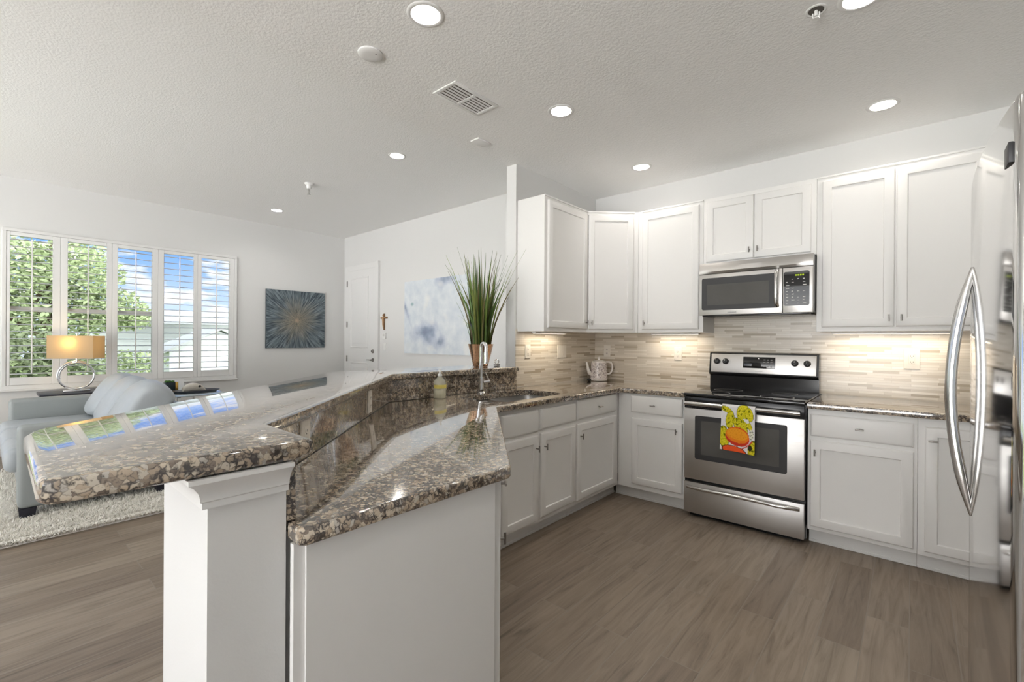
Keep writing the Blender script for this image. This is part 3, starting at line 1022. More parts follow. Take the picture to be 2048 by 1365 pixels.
bar = [(-0.957, 0.07), (-0.955, 0.44), (-0.962, 0.458), (-1.225, 0.462), (-2.411, 1.648), (-2.411, 2.847), (-2.84, 2.847), (-2.84, 1.46), (-1.56, 0.115), (-1.53, 0.085), (-1.49, 0.064), (-1.44, 0.052), (-0.985, 0.048), (-0.966, 0.054)]
o = MB().prism(bar, BB, BT, 0.010, 4).build('bar_top', M['granite'])
tag(o, 'raised polished granite bar top overhanging the white half wall', 'bar counter')

# ------------------------------------------------------------------ sink and faucet
t = thing('kitchen_sink', 'stainless steel double bowl sink set under the granite', 'sink', (-2.1, 2.41, 0.7))


def bowl(x0, x1, y0, y1, z0, z1, r):
    m = MB()
    rings = []
    for z, ins in ((z1, -0.012), (z1 - 0.0005, 0.0), (z0 + 0.03, 0.006), (z0 + 0.008, 0.02), (z0, 0.05)):
        ring = []
        a0, a1, b0, b1 = x0 + ins, x1 - ins, y0 + ins, y1 - ins
        rr = max(r - ins * 0.3, 0.02)
        for cx, cy, s0 in ((a1 - rr, b1 - rr, 0), (a0 + rr, b1 - rr, 90), (a0 + rr, b0 + rr, 180), (a1 - rr, b0 + rr, 270)):
            for k in range(6):
                a = math.radians(s0 + 18 * k)
                ring.append((cx + rr * math.cos(a), cy + rr * math.sin(a), z))
        rings.append(ring)
    m.rings(rings, cap0=False)
    return m


bowl(hx0 - 0.004, hx1 + 0.004, hy0 - 0.004, 2.325, 0.70, CB - 0.002, 0.085).build('bowl', M['sinksteel'], t)
bowl(hx0 - 0.004, hx1 + 0.004, 2.355, hy1 + 0.004, 0.70, CB - 0.002, 0.085).build('bowl', M['sinksteel'], t)
MB().box(hx0 + 0.02, hx1 - 0.02, 2.318, 2.362, CB - 0.02, CB - 0.0015, 0.006).build('divider', M['steel_bright'], t)
for yy in (2.18, 2.57):
    MB().lathe([(0.042, 0.7015), (0.038, 0.7035), (0.012, 0.7025)], (-2.1, yy, 0), 24).build('drain', M['chrome'], t)

fx, fy = -2.366, 2.372
t = thing('kitchen_faucet', 'tall polished chrome faucet behind the sink', 'faucet', (fx, fy, CT))
m = MB().lathe([(0.030, 0), (0.030, 0.006), (0.022, 0.014), (0.020, 0.10), (0.019, 0.12)], (fx, fy, CT), 24)
m.build('base', M['chrome'], t)
pts = [(fx, fy, CT + 0.11), (fx, fy, CT + 0.335)]
for k in range(1, 9):
    a = PI * k / 8
    pts.append((fx + 0.030 - 0.030 * math.cos(a), fy - 0.006 * (1 - math.cos(a)), CT + 0.335 + 0.030 * math.sin(a)))
pts.append((fx + 0.060, fy - 0.012, CT + 0.29))
MB().tube(pts, 0.0135, 14).build('spout', M['chrome'], t)
MB().cyl((fx + 0.060, fy - 0.012, CT + 0.30), (fx + 0.060, fy - 0.012, CT + 0.215), 0.017, 16).build('spray_head', M['chrome'], t)
m = MB().cyl((fx + 0.012, fy + 0.014, CT + 0.082), (fx + 0.038, fy + 0.052, CT + 0.086), 0.011, 14)
m.tube([(fx + 0.038, fy + 0.05, CT + 0.088), (fx + 0.034, fy + 0.03, CT + 0.12), (fx + 0.03, fy + 0.015, CT + 0.150)], [0.006, 0.0045, 0.0035], 10)
m.build('lever', M['chrome'], t)

bx, by = -2.352, 1.972
t = thing('soap_bottle', 'clear bottle of pale soap with yellow label beside the sink', 'soap bottle', (bx, by, CT))
MB().lathe([(0.040, 0.001), (0.043, 0.006), (0.043, 0.095), (0.036, 0.120), (0.016, 0.140), (0.014, 0.150)], (bx, by, CT), 26).build('bottle', M['clear'], t)
MB().lathe([(0.037, 0.003), (0.039, 0.008), (0.039, 0.050), (0.036, 0.052)], (bx, by, CT), 24).build('liquid', M['soap'], t)
m = MB()
for z0, z1 in ((0.068, 0.092),):
    ang = [math.radians(a) for a in range(-100, 41, 10)]
    m.rings([[(bx + 0.0437 * math.cos(a), by + 0.0437 * math.sin(a), CT + z) for a in ang] for z in (z0, z1)], False, False, closed=False)
m.build('label', M['label'], t)
m = MB().lathe([(0.015, 0.148), (0.015, 0.160), (0.007, 0.164), (0.006, 0.182), (0.010, 0.184), (0.010, 0.190)], (bx, by, CT), 16)
m.tube([(bx, by, CT + 0.187), (bx + 0.028, by - 0.02, CT + 0.186), (bx + 0.034, by - 0.024, CT + 0.178)], 0.0045, 8)
m.build('pump', M['plate_w'], t)

# ------------------------------------------------------------------ stove
X0, X1, FY = -1.283, -0.507, 3.435
t = thing('stove', 'stainless electric stove with black glass cooktop and a fruit towel on its handle', 'stove', ((X0 + X1) / 2, 3.75, 0))
m = MB()
m.box(X0, X1, FY + 0.035, 4.085, 0.03, 0.895)
m.box(X0 + 0.03, X1 - 0.03, FY + 0.06, 4.05, 0.0, 0.03)
m.build('body', M['black'], t, smooth=0)
m = MB().box(X0 - 0.001, X1 + 0.001, FY - 0.004, 4.03, 0.896, 0.920, 0.007, 3)
m.build('cooktop', M['blackglass'], t)
for cx, cy, r in ((-1.09, 3.60, 0.085), (-0.70, 3.60, 0.105), (-1.09, 3.86, 0.105), (-0.70, 3.86, 0.085)):
    MB().lathe([(r, 0.9203), (r - 0.003, 0.9205), (r - 0.006, 0.9203)], (cx, cy, 0), 40, cap0=False, cap1=False).build('burner_ring', M['print_g'], t)
# backguard
bgp = [(4.09, 0.915), (4.09, 1.212), (4.035, 1.216), (4.018, 1.208), (3.995, 1.045), (4.002, 1.032), (4.022, 1.022), (4.022, 0.915)]
MB().rings([[(X0 + 0.002, y, z) for y, z in bgp], [(X1 - 0.002, y, z) for y, z in bgp]]).build('backguard', M['black'], t, smooth=30)
# slanted steel fascia
sl = Vector((0, 4.018 - 3.995, 1.208 - 1.045)).normalized()
fn = Vector((0, -sl.z, sl.y))
TF = Matrix(((1, 0, 0, X0), (0, -fn.y, sl.y, 3.995), (0, -fn.z, sl.z, 1.045), (0, 0, 0, 1)))
W = X1 - X0
m = MB(TF)
m.box(0.016, W - 0.016, -0.005, 0.004, 0.006, 0.158, 0.003)
m.build('control_fascia', M['steel'], t)
m = MB(TF).box(0.262, 0.492, -0.0065, 0.0, 0.048, 0.138, 0.002)
disp = m.build('display', M['blackglass'], t)
m = MB(TF)
for i in range(3):
    for j in range(4):
        MB(TF).box(0.410 + i * 0.024, 0.424 + i * 0.024, -0.0072, -0.006, 0.058 + j * 0.018, 0.066 + j * 0.018).build('button', M['print_g'], disp, smooth=0)
m = MB(TF)
for k in range(9):
    m.box(0.352 + k * 0.006, 0.356 + k * 0.006, -0.0056, -0.0045, 0.024, 0.028)
m.build('maker_mark', M['print_g'], t, smooth=0)
for kx in (0.062, 0.130, 0.622, 0.702):
    m = MB(TF)
    P = [(0.024, -0.0048), (0.024, -0.012), (0.019, -0.026), (0.016, -0.028)]
    m.rings([[(kx + r * math.cos(2 * PI * k / 24), y, 0.096 + r * math.sin(2 * PI * k / 24)) for k in range(24)] for r, y in P])
    kb = m.build('burner_knob', M['dark'], t)
    MB(TF).box(kx - 0.004, kx + 0.004, -0.033, -0.027, 0.078, 0.114, 0.002).build('grip', M['black'], kb)
    MB(TF).box(kx - 0.0015, kx + 0.0015, -0.0337, -0.0328, 0.098, 0.112).build('pointer', M['print_w'], kb)
# oven door
m = MB()
m.box(X0 + 0.004, X1 - 0.004, FY, FY + 0.035, 0.285, 0.808, 0.004)
od = m.build('oven_door', M['steel'], t)
MB().box(X0 + 0.004, X1 - 0.004, FY + 0.001, FY + 0.035, 0.809, 0.893, 0.004).build('door_top_band', M['black'], od)
m = MB()


def rrect(x0, x1, z0, z1, r, y):
    out_ = []
    for cx, cz, s0 in ((x1 - r, z1 - r, 0), (x0 + r, z1 - r, 90), (x0 + r, z0 + r, 180), (x1 - r, z0 + r, 270)):
        for k in range(5):
            a = math.radians(s0 + 22.5 * k)
            out_.append((cx + r * math.cos(a), y, cz + r * math.sin(a)))
    return out_


m.rings([rrect(-1.20, -0.607, 0.437, 0.757, 0.014, FY + 0.002), rrect(-1.20, -0.607, 0.437, 0.757, 0.014, FY - 0.002)])
m.build('window_surround', M['dark'], od)
m = MB()
m.rings([rrect(-1.155, -0.652, 0.475, 0.722, 0.006, FY - 0.001), rrect(-1.155, -0.652, 0.475, 0.722, 0.006, FY - 0.0035)])
m.build('window_glass', M['ovenglass'], od)
hy = FY - 0.042
m = MB()
m.tube([(X0 + 0.022, hy, 0.848), (X1 - 0.022, hy, 0.848)], 0.0145, 16)
for xx in (X0 + 0.05, X1 - 0.05):
    m.box(xx - 0.012, xx + 0.012, hy, FY + 0.004, 0.838, 0.858, 0.003)
m.build('oven_handle', M['steel_bright'], od)
# bottom drawer
m = MB().box(X0 + 0.004, X1 - 0.004, FY, FY + 0.035, 0.034, 0.262, 0.004)
bd = m.build('storage_drawer', M['steel'], t)
pts = []
for k in range(13):
    f = k / 12
    pts.append((X0 + 0.03 + f * (W - 0.06), FY - 0.002 - 0.036 * min(1, math.sin(PI * f) * 2.2), 0.225 + 0.008 * math.sin(PI * f)))
MB().tube(pts, 0.0135, 12, flat=1.0).build('drawer_handle', M['steel_bright'], bd)

# towel over the oven handle: printed fruit
def ell(x, y, cx, cy, rx, ry, a=0.0):
    c, s = math.cos(a), math.sin(a)
    dx, dy = x - cx, y - cy
    u, v = (dx * c + dy * s) / rx, (-dx * s + dy * c) / ry
    return u * u + v * v


def towel_col(u, v):
    """u 0..1 left to right, v 0..1 top to bottom"""
    n = noise.noise(Vector((u * 14, v * 20, 3.1)))
    n2 = noise.noise(Vector((u * 40, v * 60, 7.7)))
    col = lin(226, 224, 226)
    yel, dk = lin(206, 196, 34), lin(104, 110, 14)

    def leafc():
        return dk if n > 0.28 or n2 > 0.5 else (lin(226, 212, 62) if n2 < -0.2 else yel)
    for e in (ell(u, v, 0.27, 0.34, 0.13, 0.20, 0.15), ell(u, v, 0.14, 0.13, 0.17, 0.06, 0.2), ell(u, v, 0.66, 0.18, 0.20, 0.19, -0.3),
              ell(u, v, 0.84, 0.20, 0.11, 0.15, -0.5), ell(u, v, 0.58, 0.46, 0.13, 0.26, -1.0), ell(u, v, 0.80, 0.40, 0.17, 0.07, 0.7), ell(u, v, 0.10, 0.72, 0.16, 0.24, -0.2),
              ell(u, v, 0.93, 0.90, 0.12, 0.20, 0.3)):
        if e < 1:
            col = leafc()
            if 0.86 < e < 1:
                col = dk
    if ell(u, v, 0.70, 0.27, 0.06, 0.16, -0.9) < 1 and v > 0.3:
        col = lin(226, 224, 226)
    if ell(u, v, 0.50, 0.68, 0.36, 0.20, 0.08) < 1:
        col = lin(206, 62, 44)
    if ell(u, v, 0.50, 0.655, 0.34, 0.155, 0.08) < 1:
        col = lin(232, 128, 40)
    if ell(u, v, 0.49, 0.63, 0.31, 0.115, 0.08) < 1:
        col = lin(238, 160, 44) if n2 < 0.35 else lin(224, 140, 36)
    e = ell(u, v, 0.56, 0.72, 0.48, 0.22, -0.35)
    if 0.80 < e < 1.0 and v > 0.72 and u > 0.28:
        col = lin(206, 58, 40)
    if ell(u, v, 0.42, 0.99, 0.34, 0.10, 0.1) < 1:
        col = lin(236, 92, 48)
    if 1.0 < ell(u, v, 0.42, 0.99, 0.34, 0.10, 0.1) < 1.2:
        col = lin(60, 40, 30)
    if ell(u, v, 0.90, 0.60, 0.07, 0.10) < 1:
        col = lin(224, 224, 208) if n2 < 0.2 else lin(70, 70, 50)
    if ell(u, v, 0.87, 0.87, 0.06, 0.06) < 1:
        col = lin(56, 56, 30)
    return col


t = thing('dish_towel', 'white kitchen towel printed with yellow leaves and an orange fruit, hung on the oven handle', 'towel', (-0.94, hy, 0.86))
tx0, tx1 = -0.995, -0.785
NU, NV = 64, 110
m = MB()
grid, cols = [], []
rr = 0.0175
for j in range(NV + 1):
    s = j / NV
    row = []
    L = s * 0.42
    for i in range(NU + 1):
        u = i / NU
        if L < 0.07:            # back flap
            y, z = hy + rr, 0.848 - 0.07 + L
        elif L < 0.07 + PI * rr:
            a = (L - 0.07) / rr
            y, z = hy + rr * math.cos(a), 0.848 + rr * math.sin(a)
        else:
            y, z = hy - rr, 0.848 - (L - 0.07 - PI * rr)
        hang = max(0, (L - 0.125) / 0.3)
        y += -0.006 * math.sin(u * 7 + 1.0) * hang - 0.004 * hang
        x = tx0 + (tx1 - tx0) * u + 0.010 * hang * (u - 0.5) - 0.004 * hang
        z -= 0.012 * u * hang
        row.append((x, y, z))
        v = (L - 0.07 - PI * rr * 0.5) / (0.42 - 0.07 - PI * rr * 0.5)
        cols.append(towel_col(u, max(0, min(1, v))))
    grid.append(row)
m.rings(grid, False, False, closed=False)
tw = m.build('cloth', M['towel'], t, smooth=60, recalc=False)
ca = tw.data.color_attributes.new('Col', 'FLOAT_COLOR', 'POINT')
ca.data.foreach_set('color', [c for q in cols for c in q])
sd = tw.modifiers.new('thickness', 'SOLIDIFY')
sd.thickness = 0.003
sd.offset = 0

# ------------------------------------------------------------------ microwave
mx0, mx1, my = -1.268, -0.507, 3.70
t = thing('microwave', 'stainless over the range microwave with black window and keypad', 'microwave', ((mx0 + mx1) / 2, 3.9, 1.506))
m = MB().box(mx0 + 0.002, mx1 - 0.002, my + 0.03, 4.085, 1.512, 1.914)
m.build('case', M['grey_panel'], t, smooth=0)
MB().box(mx0 + 0.02, mx1 - 0.02, my + 0.02, 4.05, 1.497, 1.5115, 0.004).build('underside', M['black'], t)
# curved top vent band
rings = []
for k in range(15):
    f = k / 14
    x = mx0 + f * (mx1 - mx0)
    bul = 0.018 * math.sin(PI * f)
    rings.append([(x, my + 0.04, 1.829), (x, my - 0.001 - bul * 0.2, 1.829), (x, my - 0.004 - bul, 1.845), (x, my + 0.002 - bul, 1.880), (x, my + 0.014, 1.913), (x, my + 0.04, 1.914)])
MB().rings(rings).build('vent_band', M['steel'], t, smooth=30)
dm = MB().box(mx0, -0.690, my, my + 0.03, 1.508, 1.826, 0.004).build('microwave_door', M['steel'], t)
m = MB()
m.rings([rrect(-1.246, -0.716, 1.548, 1.796, 0.014, my + 0.002), rrect(-1.246, -0.716, 1.548, 1.796, 0.014, my - 0.0015)])
m.build('window_surround', M['dark'], dm)
m = MB()
m.rings([rrect(-1.205, -0.775, 1.585, 1.745, 0.004, my - 0.001), rrect(-1.205, -0.775, 1.585, 1.745, 0.004, my - 0.003)])
m.build('window_glass', M['ovenglass'], dm)
m = MB()
for k in range(8):
    m.box(-1.055 + k * 0.008, -1.049 + k * 0.008, my - 0.0008, my + 0.001, 1.524, 1.530)
m.build('maker_mark', M['print_g'], dm, smooth=0)
pts = [(-0.722, my - 0.004, 1.816), (-0.722, my - 0.030, 1.800), (-0.722, my - 0.040, 1.75), (-0.722, my - 0.040, 1.62), (-0.722, my - 0.032, 1.575), (-0.722, my - 0.004, 1.557)]
MB().tube(pts, 0.014, 12, flat=0.8, up=(1, 0, 0)).build('handle', M['steel_bright'], dm)
cp = MB().box(-0.688, mx1, my, my + 0.03, 1.508, 1.826, 0.004).build('control_panel', M['steel'], t)
m = MB()
m.rings([rrect(-0.682, -0.527, 1.557, 1.796, 0.012, my + 0.002), rrect(-0.682, -0.527, 1.557, 1.796, 0.012, my - 0.0018)])
kp = m.build('keypad', M['blackglass'], cp)
m = MB()
for k in range(4):
    m.box(-0.612 + k * 0.014, -0.602 + k * 0.014, my - 0.0024, my - 0.001, 1.764, 1.774)
m.build('clock_display', M['green_led'], cp, smooth=0)
m = MB()
rnd = random.Random(3)
for j in range(9):
    for i in range(4):
        x, z = -0.668 + i * 0.034, 1.572 + j * 0.021
        w = rnd.choice((0.010, 0.014, 0.020))
        if rnd.random() < 0.85:
            MB().box(x, x + w, my - 0.0023, my - 0.001, z, z + rnd.choice((0.003, 0.004, 0.006))).build('key', M['print_w'], cp, smooth=0)

# ------------------------------------------------------------------ refrigerator
FX, FYC, FR = 0.1014, 1.353, 3.6
fsurf = lambda y: FX + (y - FYC) ** 2 / (2 * FR)
FZ0, FZ1 = 0.07, 1.675
t = thing('refrigerator', 'stainless refrigerator with mirror like doors at the right edge', 'refrigerator', (0.5, 1.43, 0))
MB().box(0.185, 0.93, 1.012, 1.85, 0.03, FZ1 - 0.012, 0.006).build('cabinet', M['grey_panel'], t)
MB().box(0.2, 0.9, 1.03, 1.83, 0.0, 0.03).build('base_grille', M['dark'], t, smooth=0)


def fdoor(y0, y1, r0, r1):
    pl = []
    n = 24
    for k in range(n + 1):
        y = y0 + r0 + (y1 - r1 - y0 - r0) * k / n
        pl.append((fsurf(y), y))
    for k in range(1, 5):
        a = PI / 2 * k / 4
        pl.append((fsurf(y1) + r1 - r1 * math.cos(a), y1 - r1 + r1 * math.sin(a)))
    pl.append((0.184, y1))
    pl.append((0.184, y0))
    for k in range(0, 4):
        a = PI / 2 * (4 - k) / 4
        pl.append((fsurf(y0) + r0 - r0 * math.cos(a), y0 + r0 - r0 * math.sin(a)))
    return MB().prism(pl, FZ0, FZ1, 0.006, 3)


nd = fdoor(1.0, 1.497, 0.012, 0.004).build('door', M['steel_mirror'], t, smooth=30)
fd = fdoor(1.503, 1.86, 0.004, 0.012).build('door', M['steel_mirror'], t, smooth=30)


def fhandle(y, par):
    pts, rs = [], []
    for k in range(25):
        f = k / 24
        z = 0.912 + f * (1.472 - 0.912)
        b = 1 - abs(2 * f - 1) ** 1.9
        pts.append((fsurf(y) + 0.002 - 0.036 * b, y, z))
        rs.append(0.0045 + 0.0060 * min(1, b * 2.0))
    MB().tube(pts, rs, 14, up=(1, 0, 0)).build('door_handle', M['steel_bright'], par, smooth=60)


fhandle(1.462, nd)
fhandle(1.56, fd)
m = MB()
m.box(fsurf(1.05) - 0.003, fsurf(1.05) + 0.004, 1.035, 1.075, 1.580, 1.612, 0.001)
m.build('badge', M['dark'], nd)


# ------------------------------------------------------------------ outlets and switches
def plate(T, x, z, kind, label, cat='power outlet', w=0.072, h=0.116, ganged=1, m_=None):
    pos = T @ Vector((x, 0, z))
    t = thing('wall_outlet' if kind == 'outlet' else 'light_switch', label, cat, pos, 'wall plates in the kitchen')
    m_ = m_ or M['plate']
    w = w * ganged
    m = MB(T)
    rect_rings(m, x - w / 2, x + w / 2, z - h / 2, z + h / 2, [(0, -0.0005), (0, -0.003), (0.003, -0.006)])
    m.build('cover_plate', m_, t, smooth=0)
    for g in range(ganged):
        gx = x - w / 2 + (g + 0.5) * w / ganged
        if kind == 'outlet':
            m = MB(T)
            m.box(gx - 0.017, gx + 0.017, -0.0075, -0.0055, z - 0.035, z + 0.035, 0.0015, 1)
            m.build('receptacle', m_, t, smooth=0)
            m = MB(T)
            for dz in (-0.02, 0.02):
                m.box(gx - 0.008, gx - 0.0055, -0.0082, -0.007, z + dz - 0.005, z + dz + 0.005)
                m.box(gx + 0.0055, gx + 0.008, -0.0082, -0.007, z + dz - 0.004, z + dz + 0.004)
                m.box(gx - 0.002, gx + 0.002, -0.0082, -0.007, z + dz - 0.011, z + dz - 0.007)
            m.build('slots', M['hole'], t, smooth=0)
        else:
            m = MB(T)
            m.box(gx - 0.017, gx + 0.017, -0.0085, -0.0055, z - 0.034, z + 0.034, 0.002, 1)
            m.build('rocker', m_, t, smooth=0)
    return t


TB = frame((0, YR - 0.008, 0), (1, 0, 0), (0, -1, 0))
TSB = frame((XS + 0.008, 0, 0), (0, 1, 0), (1, 0, 0))
plate(TB, -1.583, 1.192, 'outlet', 'ivory outlet on the tile just left of the stove')
plate(TB, 0.003, 1.193, 'outlet', 'ivory outlet on the tile right of the stove', w=0.084, h=0.135)
plate(TB, -2.30, 1.20, 'outlet', 'ivory outlet on the tile in the corner behind the kettle')
plate(TSB, 3.00, 1.21, 'outlet', 'ivory outlet on the sink wall tile nearest the plant')
plate(TSB, 3.50, 1.20, 'switch', 'ivory double rocker switch on the sink wall tile', 'light switch', w=0.07, ganged=2)
TRI = frame((-1.2355, 0.4355, 0), (-R2, R2, 0), (R2, R2, 0))
plate(TRI, 0.335, 0.985, 'outlet', 'ivory outlet low on the granite riser behind the bar corner')
plate(TRI, 1.20, 0.985, 'outlet', 'ivory outlet on the granite riser further along, nearer the sink')

# ------------------------------------------------------------------ kettle
kx, ky = -2.31, 3.945
t = thing('kettle', 'white electric kettle with grey speckled pattern in the counter corner', 'kettle', (kx, ky, CT))
KP = [(0.080, 0.012), (0.084, 0.016), (0.084, 0.03), (0.080, 0.09), (0.076, 0.14), (0.073, 0.175), (0.070, 0.182)]
fine = []
for (r0, z0), (r1, z1) in zip(KP, KP[1:]):
    n = max(2, int((z1 - z0) / 0.003))
    for k in range(n):
        fine.append((r0 + (r1 - r0) * k / n, z0 + (z1 - z0) * k / n))
fine.append(KP[-1])
m = MB().lathe(fine, (kx, ky, CT), 120)
kbdy = m.build('jug', M['kettle'], t, smooth=60)
cl = []
for v in kbdy.data.vertices:
    a = math.atan2(v.co.y, v.co.x)
    q = noise.noise(Vector((math.cos(a) * 9, math.sin(a) * 9, v.co.z * 115)))
    q2 = noise.noise(Vector((math.cos(a) * 5 + 9, math.sin(a) * 5, v.co.z * 60)))
    on = abs(q) < 0.13 or q2 > 0.42
    if v.co.z < 0.024 or v.co.z > 0.176:
        on = False
    cl += list(lin(150, 142, 146)) if on else list(lin(232, 226, 226))
ca = kbdy.data.color_attributes.new('Col', 'FLOAT_COLOR', 'POINT')
ca.data.foreach_set('color', cl)
MB().lathe([(0.070, 0.181), (0.068, 0.188), (0.045, 0.198), (0.015, 0.204), (0.011, 0.212), (0.014, 0.222), (0.009, 0.230), (0.003, 0.232)], (kx, ky, CT), 32).build('lid', M['porcelain'], t)
du = Vector((0.62, 0.78, 0)).normalized()       # handle points to the right in view
hpts = [(0.060, 0.178), (0.105, 0.180), (0.132, 0.165), (0.140, 0.125), (0.132, 0.085), (0.108, 0.064), (0.078, 0.062)]
sm = []
for i in range(len(hpts) - 1):
    for k in range(5):
        f = k / 5
        p0, p1, p2, p3 = hpts[max(i - 1, 0)], hpts[i], hpts[i + 1], hpts[min(i + 2, len(hpts) - 1)]
        q = [0.5 * ((2 * b) + (-a + c) * f + (2 * a - 5 * b + 4 * c - d) * f * f + (-a + 3 * b - 3 * c + d) * f ** 3) for a, b, c, d in zip(p0, p1, p2, p3)]
        sm.append((kx + du.x * q[0], ky + du.y * q[0], CT + q[1]))
MB().tube(sm, 0.0095, 12).build('handle', M['porcelain'], t, smooth=60)
sp = [(0.072, 0.060), (0.098, 0.078), (0.110, 0.115), (0.116, 0.150), (0.126, 0.182)]
MB().tube([(kx - du.x * a, ky - du.y * a, CT + b) for a, b in sp], [0.024, 0.019, 0.014, 0.011, 0.009], 14).build('spout', M['porcelain'], t, smooth=60)
MB().lathe([(0.078, 0.0005), (0.082, 0.004), (0.080, 0.013)], (kx, ky, CT), 32).build('power_base', M['porcelain'], t)
m = MB().tube([(kx - du.x * 0.08, ky - du.y * 0.08, CT + 0.007), (kx - du.x * 0.12, ky - du.y * 0.12 + 0.01, CT + 0.006), (kx - 0.11, ky + 0.02, CT + 0.006), (kx - 0.08, ky + 0.14, CT + 0.006), (kx + 0.07, ky + 0.19, CT + 0.006)], 0.0045, 8)
m.ball((kx - du.x * 0.10, ky - du.y * 0.10, CT + 0.011), (0.02, 0.02, 0.011))
m.build('cord', M['dark'], t)

# ------------------------------------------------------------------ plant on the bar
px, py = -2.60, 2.62
px, py = -2.60, 2.60
t = thing('potted_grass', 'tall green ornamental grass in a shiny copper pot on the bar', 'potted plant', (px, py, BT))
MB().lathe([(0.052, 0.0005), (0.058, 0.003), (0.070, 0.05), (0.085, 0.11), (0.100, 0.172), (0.103, 0.182), (0.099, 0.183), (0.094, 0.168)], (px, py, BT), 40, cap1=False).build('pot', M['copper'], t, smooth=60)
MB().lathe([(0.093, 0.158), (0.05, 0.164), (0.01, 0.166)], (px, py, BT), 24).build('soil', M['soil'], t)
rnd = random.Random(11)
bm_ = MB()
bcols = []
tv = bmesh.new()
for k in range(170):
    a = rnd.uniform(0, 2 * PI)
    r0 = 0.078 * math.sqrt(rnd.random())
    h = rnd.uniform(0.42, 0.78) if k > 20 else rnd.uniform(0.30, 0.45)
    lean = rnd.betavariate(1.4, 2.3) * 0.36 * (h / 0.7)
    w = rnd.uniform(0.0045, 0.0095)
    base = Vector((px + r0 * math.cos(a), py + r0 * math.sin(a), BT + 0.155))
    out_ = Vector((math.cos(a + rnd.uniform(-0.4, 0.4)), math.sin(a + rnd.uniform(-0.4, 0.4)), 0))
    sd_ = Vector((-out_.y, out_.x, 0))
    tw_ = rnd.uniform(-1.2, 1.2)
    sd_ = (sd_ * math.cos(tw_) + out_ * math.sin(tw_))
    c0 = rnd.choice([(74, 104, 42), (92, 118, 52), (62, 84, 40), (108, 112, 56), (96, 88, 50), (120, 138, 70)])
    prev = None
    droop = rnd.choice((0, 0, 0, 0.10))
    for i in range(7):
        f = i / 6
        p = base + Vector((0, 0, h * f - droop * f ** 3)) + out_ * (lean * (0.35 * f + 0.65 * f * f))
        ww = w * (1 - f ** 2.2) + 0.0004
        va = bm_.bm.verts.new(p - sd_ * ww)
        vb = bm_.bm.verts.new(p + out_ * 0.0015)
        vc = bm_.bm.verts.new(p + sd_ * ww)
        tip_tone = 0.8 + 0.35 * f  # blade colour runs from darker at the base to lighter at the tip
        bcols += [lin(*[min(255, q * tip_tone) for q in c0])] * 3
        if prev:
            bm_.bm.faces.new((prev[0], prev[1], vb, va))
            bm_.bm.faces.new((prev[1], prev[2], vc, vb))
        prev = (va, vb, vc)
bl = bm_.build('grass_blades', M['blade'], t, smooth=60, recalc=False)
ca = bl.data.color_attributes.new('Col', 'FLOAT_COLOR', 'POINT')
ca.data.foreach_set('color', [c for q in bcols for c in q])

# small chrome loop of unknown use on the bar near the wall end
t = thing('napkin_ring', 'tiny chrome loop standing on the bar by the wall stub', 'ornament', (-2.60, 2.80, BT))
m = MB()
m.tube([(-2.60 + 0.014 * math.cos(a), 2.79 + 0.010 * math.cos(a), BT + 0.036 + 0.018 * math.sin(a)) for a in [math.radians(q) for q in range(-80, 261, 20)]], 0.003, 8)
m.build('loop', M['chrome'], t)
MB().box(-2.625, -2.58, 2.775, 2.81, BT + 0.0005, BT + 0.016, 0.004).build('foot', M['nickel'], t)

# ------------------------------------------------------------------ living room: door, thermostat, crucifix, paintings
dr = MB()
DX0, DX1, DZ = -7.30, -6.455, 2.46
dy = YR - 0.032
rings_ = [(DX0, DX1)]
m = MB().box(DX0, DX1, dy, YR, 0.006, DZ, 0.002, 1)
d1 = m.build('door_1', M['trim'], smooth=0)
struct(d1, 'white two panel entry door in the living room')
TD = frame((0, dy, 0), (1, 0, 0), (0, -1, 0))
for z0, z1 in ((1.165, 2.335), (0.20, 0.925)):
    m = MB(TD)
    rect_rings(m, -7.195, -6.645, z0, z1, [(0, 0.0), (0.004, -0.009), (0.014, -0.010), (0.026, -0.002), (0.05, -0.0015), (0.075, -0.008), (0.09, -0.008)])
    m.build('door_panel', M['trim'], d1, smooth=20)
m = MB(TD)
m.rings([[(-6.51 + r * math.cos(2 * PI * k / 18), y, 0.975 + r * math.sin(2 * PI * k / 18)) for k in range(18)] for r, y in ((0.030, 0), (0.030, -0.008), (0.014, -0.012), (0.012, -0.045))])
m.tube([(-6.51, -0.045, 0.975), (-6.56, -0.048, 0.978), (-6.625, -0.045, 0.975)], [0.010, 0.008, 0.007], 10)
m.build('door_handle', M['nickel'], d1)
m = MB(TD)
m.rings([[(-6.51 + r * math.cos(2 * PI * k / 18), y, 1.115 + r * math.sin(2 * PI * k / 18)) for k in range(18)] for r, y in ((0.032, 0), (0.032, -0.008), (0.022, -0.020), (0.018, -0.022))])
m.box(-6.514, -6.506, -0.034, -0.02, 1.10, 1.13)
m.build('deadbolt', M['nickel'], d1)
m = MB(TD)
m.rings([[(-6.80 + r * math.cos(2 * PI * k / 12), y, 1.71 + r * math.sin(2 * PI * k / 12)) for k in range(12)] for r, y in ((0.010, 0), (0.010, -0.004))])
m.build('peephole', M['nickel'], d1)
for z in (2.25, 1.56, 0.98, 0.25):
    MB(TD).box(-7.315, -7.295, -0.014, 0.0, z - 0.05, z + 0.05, 0.003).build('hinge', M['nickel'], d1)
m = MB()
m.box(-7.40, -7.303, YR - 0.022, YR, 0, 2.555, 0.004)
m.box(DX1 + 0.003, -6.36, YR - 0.040, YR, 0, 2.555, 0.004)
m.box(-7.303, DX1 + 0.003, YR - 0.022, YR, DZ + 0.003, 2.555, 0.004)
struct(m.build('trim_2', M['trim'], smooth=0), 'white casing around the entry door')

